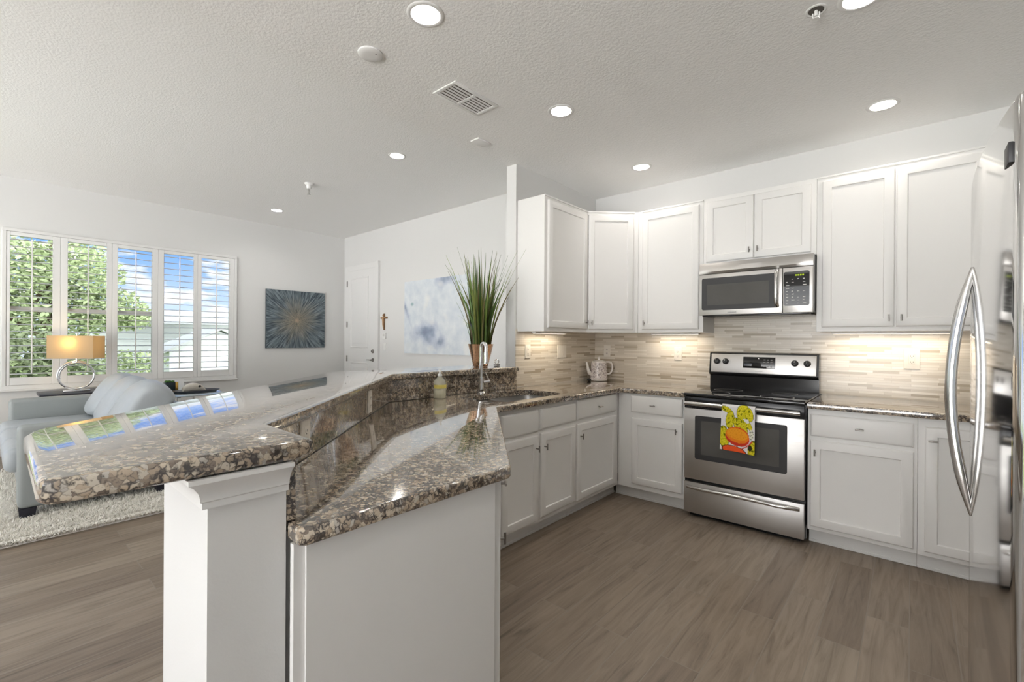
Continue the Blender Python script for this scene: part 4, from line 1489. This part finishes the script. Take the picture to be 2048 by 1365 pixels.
t = thing('crucifix', 'small brown wooden crucifix on the wall right of the entry door', 'crucifix', (-6.235, YR, 1.58))
m = MB()
m.box(-6.252, -6.218, YR - 0.014, YR - 0.0005, 1.455, 1.712, 0.003)
m.box(-6.325, -6.145, YR - 0.014, YR - 0.0005, 1.630, 1.662, 0.003)
m.build('cross', M['wood'], t)
m = MB()
m.ball((-6.235, YR - 0.026, 1.683), (0.013, 0.012, 0.017))
m.tube([(-6.235, YR - 0.022, 1.67), (-6.235, YR - 0.026, 1.635), (-6.235, YR - 0.024, 1.585), (-6.235, YR - 0.028, 1.54), (-6.235, YR - 0.022, 1.49)], [0.008, 0.020, 0.017, 0.012, 0.008], 10)
m.tube([(-6.31, YR - 0.020, 1.655), (-6.27, YR - 0.022, 1.645), (-6.235, YR - 0.022, 1.648), (-6.20, YR - 0.022, 1.645), (-6.16, YR - 0.020, 1.655)], [0.005, 0.007, 0.009, 0.007, 0.005], 8)
m.build('figure', M['bronze'], t)

t = thing('thermostat', 'pale thermostat on the wall just under the crucifix', 'thermostat', (-6.22, YR, 1.37))
MB().box(-6.268, -6.180, YR - 0.022, YR - 0.0005, 1.315, 1.410, 0.004).build('housing', M['plate_w'], t)
MB().box(-6.250, -6.198, YR - 0.0235, YR - 0.0215, 1.355, 1.395, 0.001).build('display', M['print_w'], t)
TBL = frame((0, YR, 0), (1, 0, 0), (0, -1, 0))
plate(TBL, -6.215, 1.19, 'switch', 'white rocker switch on the wall below the thermostat', 'light switch', m_=M['plate_w'])


def art_grid(name, P0, du_, dz_, n, m_, fn, parent):
    mm = MB()
    g, cc = [], []
    for j in range(n + 1):
        row = []
        for i in range(n + 1):
            u, v = i / n, j / n
            row.append(Vector(P0) + Vector(du_) * u + Vector(dz_) * v)
            cc.append(fn(u, v))
        g.append(row)
    mm.rings(g, False, False, closed=False)
    o = mm.build(name, m_, parent, smooth=0, recalc=False)
    a = o.data.color_attributes.new('Col', 'FLOAT_COLOR', 'POINT')
    a.data.foreach_set('color', [c for q in cc for c in q])
    return o


def mixc(a, b, f):
    f = max(0, min(1, f))
    return tuple(x + (y - x) * f for x, y in zip(a, b))


def burst(u, v):
    dx, dy_ = u - 0.50, v - 0.48
    r = math.hypot(dx, dy_)
    a = math.atan2(dy_, dx)
    s1 = noise.noise(Vector((math.cos(a) * 22, math.sin(a) * 22, r * 5)))
    s2 = noise.noise(Vector((math.cos(a) * 55 + 5, math.sin(a) * 55, r * 9)))
    s3 = noise.noise(Vector((math.cos(a) * 4, math.sin(a) * 4, 9)))
    base = mixc(lin(58, 70, 79), lin(130, 142, 148), 0.45 + 0.6 * s1 + 0.9 * s2)
    gold_ = mixc(lin(96, 98, 92), lin(164, 150, 126), 0.5 + 0.9 * s2)
    f = 1.15 - r / (0.36 + 0.16 * s3 + 0.10 * s1)
    c = mixc(base, gold_, f * 0.85)
    c = mixc(c, lin(186, 160, 138), 0.8 - r / 0.06)
    return c


t = thing('canvas_painting', 'square dark blue canvas with a golden starburst on the window wall', 'painting', (XW, 3.265, 1.62))
MB().box(XW + 0.0005, XW + 0.034, 2.803, 3.728, 1.163, 2.073, 0.002, 1).build('canvas_edge', mat('dark_canvas_edge', lin(50, 62, 70), 0.7, var=(30, 0.1)), t, smooth=0)
art_grid('canvas_face', (XW + 0.0345, 2.803, 1.163), (0, 0.925, 0), (0, 0, 0.91), 170, M['paint_art'], burst, t)


def abstract(u, v):
    w = noise.fractal(Vector((u * 8, v * 6, 1.3)), 1.0, 2.0, 5)
    w2 = noise.fractal(Vector((u * 13, v * 9, 6.3)), 1.0, 2.0, 4)
    c = mixc(lin(224, 229, 233), lin(202, 211, 221), 0.45 + 0.55 * w2)
    d = 1 - math.hypot((u - 0.36) / 0.30, (v - 0.30) / 0.24)
    d2 = 1 - abs((u - 0.06) * 0.9 + (v - 0.52) * 0.35) / 0.07 - abs(v - 0.6) / 0.4
    d4 = 1 - math.hypot((u - 0.56) / 0.2, (v - 0.17) / 0.12)
    d3 = 1 - math.hypot((u - 0.62) / 0.22, (v - 0.98) / 0.14)
    k = max(d, d3 * 0.8, d2 * 0.8, d4 * 0.8) + 0.42 * w
    c = mixc(c, lin(160, 172, 196), (k - 0.10) * 1.2)
    c = mixc(c, lin(120, 132, 154), (k - 0.55) * 1.2)
    c = mixc(c, lin(240, 238, 232), (noise.noise(Vector((u * 7, v * 6, 20))) - 0.35) * 1.2)
    g_ = 1 - math.hypot((u - 0.13) / 0.03, (v - 0.68) / 0.03)
    return mixc(c, lin(160, 184, 190), g_ * 2)


t = thing('canvas_painting', 'large pale blue and white abstract canvas on the back wall behind the plant', 'painting', (-4.95, YR, 1.63))
MB().box(-5.665, -4.22, YR - 0.036, YR - 0.0005, 1.105, 2.157, 0.002, 1).build('canvas_edge', M['paper'], t, smooth=0)
art_grid('canvas_face', (-5.665, YR - 0.0365, 1.105), (1.445, 0, 0), (0, 0, 1.052), 130, M['paint_art'], abstract, t)

# ------------------------------------------------------------------ window and shutters
m = MB()
fo0, fo1, fz0, fz1 = 0.10, 2.40, 0.725, 2.505
xf = XW + 0.03
m.box(XW - 0.02, xf, fo0, fo1, fz1 - 0.035, fz1, 0.004)
m.box(XW - 0.02, xf, fo0, fo1, fz0, fz0 + 0.045, 0.004)
m.box(XW - 0.02, xf, fo0, fo0 + 0.035, fz0 + 0.045, fz1 - 0.035, 0.004)
m.box(XW - 0.02, xf, fo1 - 0.035, fo1, fz0 + 0.045, fz1 - 0.035, 0.004)
win = m.build('window_1', M['trim'], smooth=0)
struct(win, 'wide living room window behind five shutter panels')
m = MB()
xg = XW - 0.10
for y0, y1 in ((W0, 1.475), (1.505, W1)):
    for a, b, c, d_ in ((y0, y0 + 0.05, WZ0, WZ1), (y1 - 0.05, y1, WZ0, WZ1), (y0, y1, WZ0, WZ0 + 0.05), (y0, y1, WZ1 - 0.05, WZ1), (y0, y1, 1.595, 1.65))[:5 if y0 < 1 else 4]:
        m.box(xg - 0.025, xg + 0.025, a, b, c, d_)
m.box(xg - 0.03, xg + 0.03, 1.465, 1.515, WZ0, WZ1)
m.build('window_sash', M['plate_w'], win, smooth=0)
for y0, y1 in ((W0 + 0.05, 1.425), (1.555, W1 - 0.05)):
    MB().box(xg - 0.003, xg + 0.003, y0, y1, WZ0 + 0.05, WZ1 - 0.05).build('pane', M['glass'], win, smooth=0)
MB().box(XW, XW + 0.045, fo0 - 0.02, fo1 + 0.02, fz0 - 0.02, fz0, 0.005).build('window_sill', M['trim'], win, smooth=0)

edges = [fo0 + 0.036, 0.556, 1.013, 1.470, 1.912, fo1 - 0.036]
glass = [(0.163, 0.492), (0.618, 0.962), (1.065, 1.410), (1.531, 1.866), (1.959, 2.304)]
names_ = ['leftmost white plantation shutter panel, its open slats showing green leaves',
          'second white shutter panel from the left, partly behind the lamp',
          'middle white shutter panel of the window, above the sofa cushions',
          'second white shutter panel from the right of the window',
          'rightmost white shutter panel, next to the bare wall']
for k in range(5):
    y0, y1 = edges[k] + 0.001, edges[k + 1] - 0.001
    g0, g1 = glass[k]
    z0, z1 = fz0 + 0.047, fz1 - 0.037
    t = thing('plantation_shutter', names_[k], 'shutter', (XW, (y0 + y1) / 2, z0), 'five shutter panels of the window')
    m = MB()
    xa, xb = XW - 0.004, XW + 0.026
    m.box(xa, xb, y0, g0, z0, z1, 0.003, 1)
    m.box(xa, xb, g1, y1, z0, z1, 0.003, 1)
    m.box(xa, xb, g0, g1, z0, 0.857, 0.003, 1)
    m.box(xa, xb, g0, g1, 2.425, z1, 0.003, 1)
    m.build('panel_frame', M['louver'], t, smooth=0)
    m = MB()
    n = 20
    for i in range(n):
        zc = 0.857 + (i + 0.5) * (2.425 - 0.857) / n
        ring = []
        a = math.radians(-4)
        for ux, uz in ((-0.043, 0), (-0.02, 0.0045), (0.02, 0.0045), (0.043, 0), (0.02, -0.0045), (-0.02, -0.0045)):
            ring.append((ux * math.cos(a) - uz * math.sin(a), ux * math.sin(a) + uz * math.cos(a)))
        m.rings([[(XW + 0.011 + p, yy, zc + q) for p, q in ring] for yy in (g0 + 0.001, g1 - 0.001)])
    m.build('louvers', M['louver'], t, smooth=50)
    yc = (g0 + g1) / 2
    MB().box(XW + 0.052, XW + 0.064, yc - 0.006, yc + 0.006, 0.90, 2.40, 0.002, 1).build('tilt_rod', M['louver'], t, smooth=0)

# ------------------------------------------------------------------ sofa
t = thing('sofa', 'pale blue grey leather three seat sofa with puffy back cushions on the white rug', 'sofa', (-5.7, 0.65, 0))


def soft_box(x0, x1, y0, y1, z0, z1, bev, bulge=0.0, name='part', m_=None, parent=None, seg=4):
    mm = MB()
    mm.box(x0, x1, y0, y1, z0, z1, bev, seg)
    return mm.build(name, m_ or M['sofa'], parent, smooth=60)


soft_box(-4.84, -4.655, 0.14, 1.02, 0.10, 0.675, 0.035, name='arm', m_=M['sofa_grey'], parent=t)
soft_box(-6.78, -6.60, 0.14, 1.02, 0.10, 0.69, 0.035, name='arm', m_=M['sofa_grey'], parent=t)
soft_box(-6.60, -4.84, 0.16, 1.0, 0.10, 0.32, 0.02, name='seat_base', m_=M['sofa_grey'], parent=t)
soft_box(-6.76, -4.665, 1.0, 1.16, 0.10, 0.735, 0.04, name='backrest', m_=M['sofa_grey'], parent=t)
for k in range(3):
    xa = -6.597 + k * 0.586
    soft_box(xa, xa + 0.583, 0.075, 0.86, 0.32, 0.50, 0.06, name='seat_cushion', parent=t)
for k in range(3):
    xa = -6.63 + k * 0.625
    w_ = 0.59
    prof_c = [(0.66, 0.50), (0.655, 0.60), (0.70, 0.74), (0.77, 0.86), (0.87, 0.935), (0.96, 0.925), (1.03, 0.86), (1.07, 0.79), (1.06, 0.74), (0.99, 0.70), (0.99, 0.50)]
    prof_c = [(y + (0.04 if z > 0.7 else 0), z) for y, z in prof_c]
    cy_ = sum(p[0] for p in prof_c) / len(prof_c)
    cz_ = sum(p[1] for p in prof_c) / len(prof_c)
    rings = []
    for f, sc in ((0, 0.42), (0.02, 0.66), (0.07, 0.84), (0.17, 0.96), (0.32, 1.02), (0.5, 1.04), (0.68, 1.02), (0.83, 0.96), (0.93, 0.86), (0.975, 0.74), (1.0, 0.56)):
        rings.append([(xa + w_ * f, cy_ + (y - cy_) * sc, cz_ + (z - cz_) * sc) for y, z in prof_c])
    mm = MB().rings(rings)
    cobj = mm.build('back_cushion', M['sofa'], t, smooth=180)
    ss = cobj.modifiers.new('soft', 'SUBSURF')
    ss.levels = ss.render_levels = 2
for x, y in ((-4.70, 0.19), (-4.70, 0.96), (-6.72, 0.19), (-6.72, 0.96)):
    m = MB()
    m.rings([[(x - 0.03, y - 0.035, 0.0125), (x + 0.03, y - 0.035, 0.0125), (x + 0.03, y + 0.035, 0.0125), (x - 0.03, y + 0.035, 0.0125)],
             [(x - 0.04, y - 0.045, 0.102), (x + 0.04, y - 0.045, 0.102), (x + 0.04, y + 0.045, 0.102), (x - 0.04, y + 0.045, 0.102)]])
    m.build('leg', M['leg'], t, smooth=0)

# shaggy rug: one woven base with a pile of tufts
t = thing('shag_rug', 'white long pile shaggy rug under the sofa', 'rug', (-5.3, 0.2, 0))
rx0, rx1, ry0, ry1 = -6.55, -4.20, -1.7, 1.15
MB().box(rx0, rx1, ry0, ry1, 0.001, 0.012).build('backing', M['rug'], t, smooth=0)
rnd = random.Random(5)
m = MB()
bmv = m.bm


def tuft(x, y, edge):
    h = rnd.uniform(0.028, 0.052)
    a = rnd.uniform(0, 2 * PI)
    l = rnd.uniform(0.01, 0.035)
    w = rnd.uniform(0.002, 0.0045)
    dx, dy_ = math.cos(a), math.sin(a)
    if edge:
        dx, dy_ = dx + 1.0, dy_
    p0 = Vector((x, y, 0.008))
    p1 = p0 + Vector((dx * l * 0.4, dy_ * l * 0.4, h * 0.7))
    p2 = p0 + Vector((dx * l, dy_ * l, h if not edge else h * 0.6))
    b = rnd.uniform(0, PI)
    s_ = Vector((math.cos(b), math.sin(b), 0)) * w
    v = [bmv.verts.new(q) for q in (p0 - s_, p0 + s_, p1 + s_, p1 - s_, p2)]
    bmv.faces.new((v[0], v[1], v[2], v[3]))
    bmv.faces.new((v[3], v[2], v[4]))


for k in range(30000):
    x = rx1 - abs(rnd.gauss(0, 0.30)) if rnd.random() < 0.6 else rnd.uniform(rx0, rx1)
    y = rnd.uniform(-0.75, 1.13)
    if x < rx0:
        continue
    tuft(x, y, x > rx1 - 0.03)
for k in range(4500):
    tuft(rnd.uniform(rx1 - 0.02, rx1 + 0.004), rnd.uniform(-0.75, 1.13), True)
for k in range(4000):
    tuft(rnd.uniform(rx0, rx1), rnd.uniform(ry0, ry1), False)
pile = m.build('pile', M['rug'], t, smooth=0, recalc=False)
pile['kind'] = 'stuff'

# ------------------------------------------------------------------ lamp and its table
lx, ly, lz = -7.05, 0.66, 0.70
t = thing('end_table', 'small dark end table behind the far sofa arm, under the lamp', 'side table', (lx, ly, 0))
MB().box(lx - 0.25, lx + 0.25, ly - 0.30, ly + 0.30, lz - 0.03, lz, 0.005).build('table_top', M['leg'], t)
for a in (-1, 1):
    for b in (-1, 1):
        MB().box(lx + a * 0.21 - 0.02, lx + a * 0.21 + 0.02, ly + b * 0.26 - 0.02, ly + b * 0.26 + 0.02, 0, lz - 0.03, 0.003).build('leg', M['leg'], t)
t = thing('table_lamp', 'lit table lamp with cream box shade on a chrome ring base', 'lamp', (lx, ly, lz))
MB().box(lx - 0.07, lx + 0.07, ly - 0.11, ly + 0.11, lz + 0.0005, lz + 0.020, 0.004).build('base', M['chrome'], t)
m = MB()
rc = 0.158
pts, rs = [], []
for k in range(76):
    a = math.radians(60 + k * 6.6)
    r_ = rc - 0.020 * (k / 75)
    pts.append((lx + 0.012 * math.sin(k / 75 * PI) - 0.006, ly + r_ * math.cos(a), lz + 0.022 + rc + r_ * math.sin(a)))
    rs.append(0.0105)
m.tube(pts, rs, 12, up=(1, 0, 0))
m.build('ring_base', M['chrome'], t, smooth=60)
zs0, zs1 = lz + 0.372, lz + 0.625
MB().cyl((lx, ly, lz + 0.325), (lx, ly, zs0 + 0.14), 0.008, 12).build('stem', M['chrome'], t)
m = MB().ball((lx, ly, zs0 + 0.16), (0.03, 0.03, 0.042))
m.build('bulb', emis('warm_bulb', (1.0, 0.78, 0.42, 1), 9.0), t)
TL = Matrix.Translation((lx, ly, 0)) @ Matrix.Rotation(math.radians(-33), 4, 'Z')
m = MB(TL)
hw, hl = 0.115, 0.208
for z in ((zs0, zs1),):
    ring0 = [(-hw, -hl, zs0), (hw, -hl, zs0), (hw, hl, zs0), (-hw, hl, zs0)]
    ring1 = [(-hw, -hl, zs1), (hw, -hl, zs1), (hw, hl, zs1), (-hw, hl, zs1)]
    m.rings([ring0, ring1], False, False)
sh_ = m.build('lamp_shade', M['shade'], t, smooth=0)
sd = sh_.modifiers.new('thickness', 'SOLIDIFY')
sd.thickness = 0.002
MB(TL).cyl((0, 0, zs1 - 0.02), (0, 0, zs1 + 0.022), 0.006, 10).build('finial', M['chrome'], t)
m = MB(TL)
m.tube([(-hw, 0, zs1 - 0.02), (hw, 0, zs1 - 0.02)], 0.002, 6)
m.tube([(0, -hl, zs1 - 0.02), (0, hl, zs1 - 0.02)], 0.002, 6)
m.build('shade_spider', M['chrome'], t)
ld = bpy.data.lights.new('lamp', 'POINT')
ld.energy = 3.2
ld.shadow_soft_size = 0.04
ld.color = (1.0, 0.80, 0.46)
lo = bpy.data.objects.new('lamp', ld)
COL.objects.link(lo)
lo.parent = t
lo.location = (0.03, -0.03, zs0 - lz + 0.17)

# ------------------------------------------------------------------ glass console behind the sofa
gz = 0.72
t = thing('console_table', 'glass topped console table behind the sofa, holding the tray', 'side table', (-6.1, 1.5, 0))
MB().prism([(-5.53, 1.22), (-5.53, 1.715), (-6.65, 1.715), (-6.65, 1.22)], gz - 0.012, gz, 0.003, 2).build('glass_top', M['tableglass'], t)
for a in (-6.58, -5.60):
    for b in (1.28, 1.655):
        MB().box(a - 0.015, a + 0.015, b - 0.015, b + 0.015, 0, gz - 0.012, 0.002).build('leg', M['chrome'], t)
MB().box(-6.60, -5.58, 1.26, 1.675, 0.20, 0.215, 0.003).build('lower_shelf', M['tableglass'], t)

t = thing('serving_tray', 'dark oblong tray on the glass console table', 'tray', (-5.80, 1.47, gz))
m = MB()
rings = []
for z, s in ((0.001, 0.82), (0.006, 0.86), (0.028, 1.0), (0.030, 0.985), (0.010, 0.85), (0.008, 0.80)):
    rings.append([(-5.80 + 0.13 * s * math.cos(a), 1.47 + 0.235 * s * math.sin(a), gz + z) for a in [2 * PI * k / 32 for k in range(32)]])
m.rings(rings)
m.build('dish', M['tray'], t)
t = thing('ceramic_shell', 'ivory rough shell ornament lying on the dark tray', 'ornament', (-5.80, 1.46, gz + 0.01))
m = MB()
rings = []
for k in range(9):
    f = k / 8
    r_ = 0.012 + 0.055 * math.sin(PI * min(1, f * 0.9 + 0.1)) ** 0.8
    rings.append([(-5.80 + r_ * 0.9 * math.cos(a), 1.36 + 0.21 * f, gz + 0.012 + r_ * (0.75 + 0.12 * math.sin(3 * a)) + r_ * 0.75 * math.sin(a)) for a in [2 * PI * q / 14 for q in range(14)]])
m.rings(rings)
m.build('shell', M['bone'], t, smooth=60)
MB().ball((-5.745, 1.50, gz + 0.07), (0.012, 0.014, 0.012)).build('dark_spot', M['dark'], t)  # tiny black ball set on the shell
t = thing('greeting_card', 'white folded card standing behind the shell on the console table', 'card', (-6.1, 1.37, gz))
m = MB()
m.quad((-6.12, 1.29, gz + 0.001), (-6.12, 1.45, gz + 0.001), (-6.15, 1.45, gz + 0.13), (-6.15, 1.29, gz + 0.13))
m.quad((-6.18, 1.29, gz + 0.001), (-6.18, 1.45, gz + 0.001), (-6.15, 1.45, gz + 0.13), (-6.15, 1.29, gz + 0.13))
c_ = m.build('card', M['paper'], t, smooth=0)
c_.modifiers.new('thickness', 'SOLIDIFY').thickness = 0.002
t = thing('moss_planter', 'small dark planter with green moss top and a gold side', 'planter', (-5.95, 1.245, gz))
MB().box(-6.0, -5.905, 1.235, 1.320, gz + 0.0005, gz + 0.115, 0.004).build('pot', M['tealpot'], t)
MB().box(-6.0, -5.903, 1.320, 1.345, gz + 0.0005, gz + 0.115, 0.003).build('gold_side', M['gold'], t)
m = MB()
for k in range(40):
    m.ball((-5.952 + random.uniform(-0.04, 0.04), 1.278 + random.uniform(-0.035, 0.035), gz + 0.115 + random.uniform(0, 0.008)), random.uniform(0.008, 0.013), 7, 5)
m.build('moss', M['moss'], t)

# ------------------------------------------------------------------ outside the window
GZ = -0.6
struct(MB().box(-60, XW - 0.2, -40, 40, GZ - 0.2, GZ).build('ground', M['grass'], smooth=0), 'green lawn outside the window')


def leaves(m, c, r, n, size, rnd):
    for k in range(n):
        d = Vector((rnd.gauss(0, 1), rnd.gauss(0, 1), rnd.gauss(0, 1))).normalized() * (rnd.random() ** 0.4)
        p = Vector((c[0] + d.x * r[0], c[1] + d.y * r[1], c[2] + d.z * r[2]))
        a = Vector((rnd.gauss(0, 1), rnd.gauss(0, 1), rnd.gauss(0, 0.6))).normalized()
        b = a.cross(Vector((rnd.gauss(0, 1), rnd.gauss(0, 1), rnd.gauss(0, 1)))).normalized()
        s_ = size * rnd.uniform(0.6, 1.3)
        v = [m.bm.verts.new(q) for q in (p - a * s_, p + b * s_ * 0.45, p + a * s_, p - b * s_ * 0.45)]
        m.bm.faces.new(v)


rnd = random.Random(21)
t = thing('garden_tree', 'leafy green tree outside the left panes of the window', 'tree', (-13.2, 0.9, GZ))
m = MB()
m.tube([(-13.2, 0.9, GZ), (-13.15, 0.95, 0.6), (-13.25, 0.85, 1.8), (-13.2, 0.9, 3.6)], [0.14, 0.12, 0.10, 0.05], 10)
for q in ((0.6, 2.4, 1.9), (-0.4, 2.6, 2.5)):
    m.tube([(-13.2, 0.9, 1.2), (-13.0, q[0], q[1] - 0.4), (-12.8, q[0] + 0.4, q[1] + 0.4)], [0.07, 0.05, 0.02], 8)
m.build('trunk', M['bark'], t)
m = MB()
for c, r, n in (((-13.2, 0.2, 2.4), (1.1, 0.9, 1.0), 1500), ((-13.1, 1.2, 2.6), (1.1, 0.8, 0.75), 1200), ((-13.1, 1.7, 1.9), (0.9, 0.75, 0.5), 700), ((-13.0, 2.1, 1.75), (0.6, 0.5, 0.28), 250), ((-13.2, 0.5, 1.6), (1.2, 1.2, 0.6), 900), ((-12.8, 2.0, 0.75), (0.5, 0.75, 0.30), 260)):
    leaves(m, c, r, n * 3, 0.055, rnd)
m.build('foliage', M['leaf_a'], t, smooth=0, recalc=False)
t = thing('garden_shrub', 'dark green shrub low outside the left panes of the window', 'shrub', (-11.6, 0.3, GZ))
m = MB()
m.tube([(-11.6, 0.3, GZ), (-11.6, 0.35, 0.6)], [0.05, 0.03], 8)
m.tube([(-11.6, 0.3, GZ), (-11.5, 0.8, 0.6)], [0.05, 0.03], 8)
m.build('stems', M['bark'], t)
m = MB()
for c, r, n in (((-11.7, 0.2, 0.7), (0.7, 0.95, 0.85), 1900), ((-11.7, 1.0, 0.65), (0.6, 0.6, 0.85), 1100)):
    leaves(m, c, r, n * 2, 0.055, rnd)
m.build('foliage', M['leaf_b'], t, smooth=0, recalc=False)

t = thing('neighbouring_house', 'white sided house with grey roof seen through the right panes', 'house', (-17.0, 6.0, GZ))
m = MB()
m.box(-20.0, -16.5, 2.0, 12.0, GZ, 1.72)
for k in range(18):
    z = GZ + 0.13 * k
    m.box(-16.5, -16.485, 2.0, 12.0, z, z + 0.118)
m.build('siding', M['siding'], t, smooth=0)
m = MB()
m.prism([(-20.4, 1.7), (-16.1, 1.7), (-16.1, 12.3), (-20.4, 12.3)], 1.72, 1.80)
m.rings([[(-16.1, 1.7, 1.80), (-16.1, 12.3, 1.80), (-20.4, 12.3, 1.80), (-20.4, 1.7, 1.80)], [(-18.2, 3.6, 2.22), (-18.2, 10.4, 2.22), (-18.3, 10.4, 2.22), (-18.3, 3.6, 2.22)]])
m.build('roof', M['roof'], t, smooth=0)
t = thing('garden_shed', 'low white shed with sloping gable roof seen low through the right panes', 'shed', (-14.0, 4.6, GZ))
m = MB()
m.rings([[(-14.0, 3.0, GZ), (-14.0, 5.2, GZ), (-14.0, 5.2, 0.98), (-14.0, 4.1, 1.50), (-14.0, 3.0, 1.0)],
         [(-15.5, 3.0, GZ), (-15.5, 5.2, GZ), (-15.5, 5.2, 0.98), (-15.5, 4.1, 1.50), (-15.5, 3.0, 1.0)]])
m.build('siding', M['siding'], t, smooth=0)
m = MB()
m.rings([[(-13.85, 2.85, 0.93), (-13.85, 4.1, 1.53), (-13.85, 5.35, 0.93), (-13.85, 5.35, 0.99), (-13.85, 4.1, 1.59), (-13.85, 2.85, 0.99)],
         [(-15.65, 2.85, 0.93), (-15.65, 4.1, 1.53), (-15.65, 5.35, 0.93), (-15.65, 5.35, 0.99), (-15.65, 4.1, 1.59), (-15.65, 2.85, 0.99)]])
m.build('roof', M['roof'], t, smooth=0)
for k, (x, y, z, r, lab) in enumerate(((-24, 9.5, 1.7, 1.1, 'distant green tree beyond the house roof, at the right pane'), (-26, 6.4, 1.6, 0.9, 'distant green tree beyond the house roof, further left'))):
    t = thing('distant_tree', lab, 'tree', (x, y, GZ))
    MB().tube([(x, y, GZ), (x, y, z)], [0.15, 0.08], 8).build('trunk', M['bark'], t)
    m = MB()
    leaves(m, (x, y, z), (r, r * 1.3, r * 0.8), 500, 0.18, rnd)
    m.build('foliage', M['leaf_b'], t, smooth=0, recalc=False)
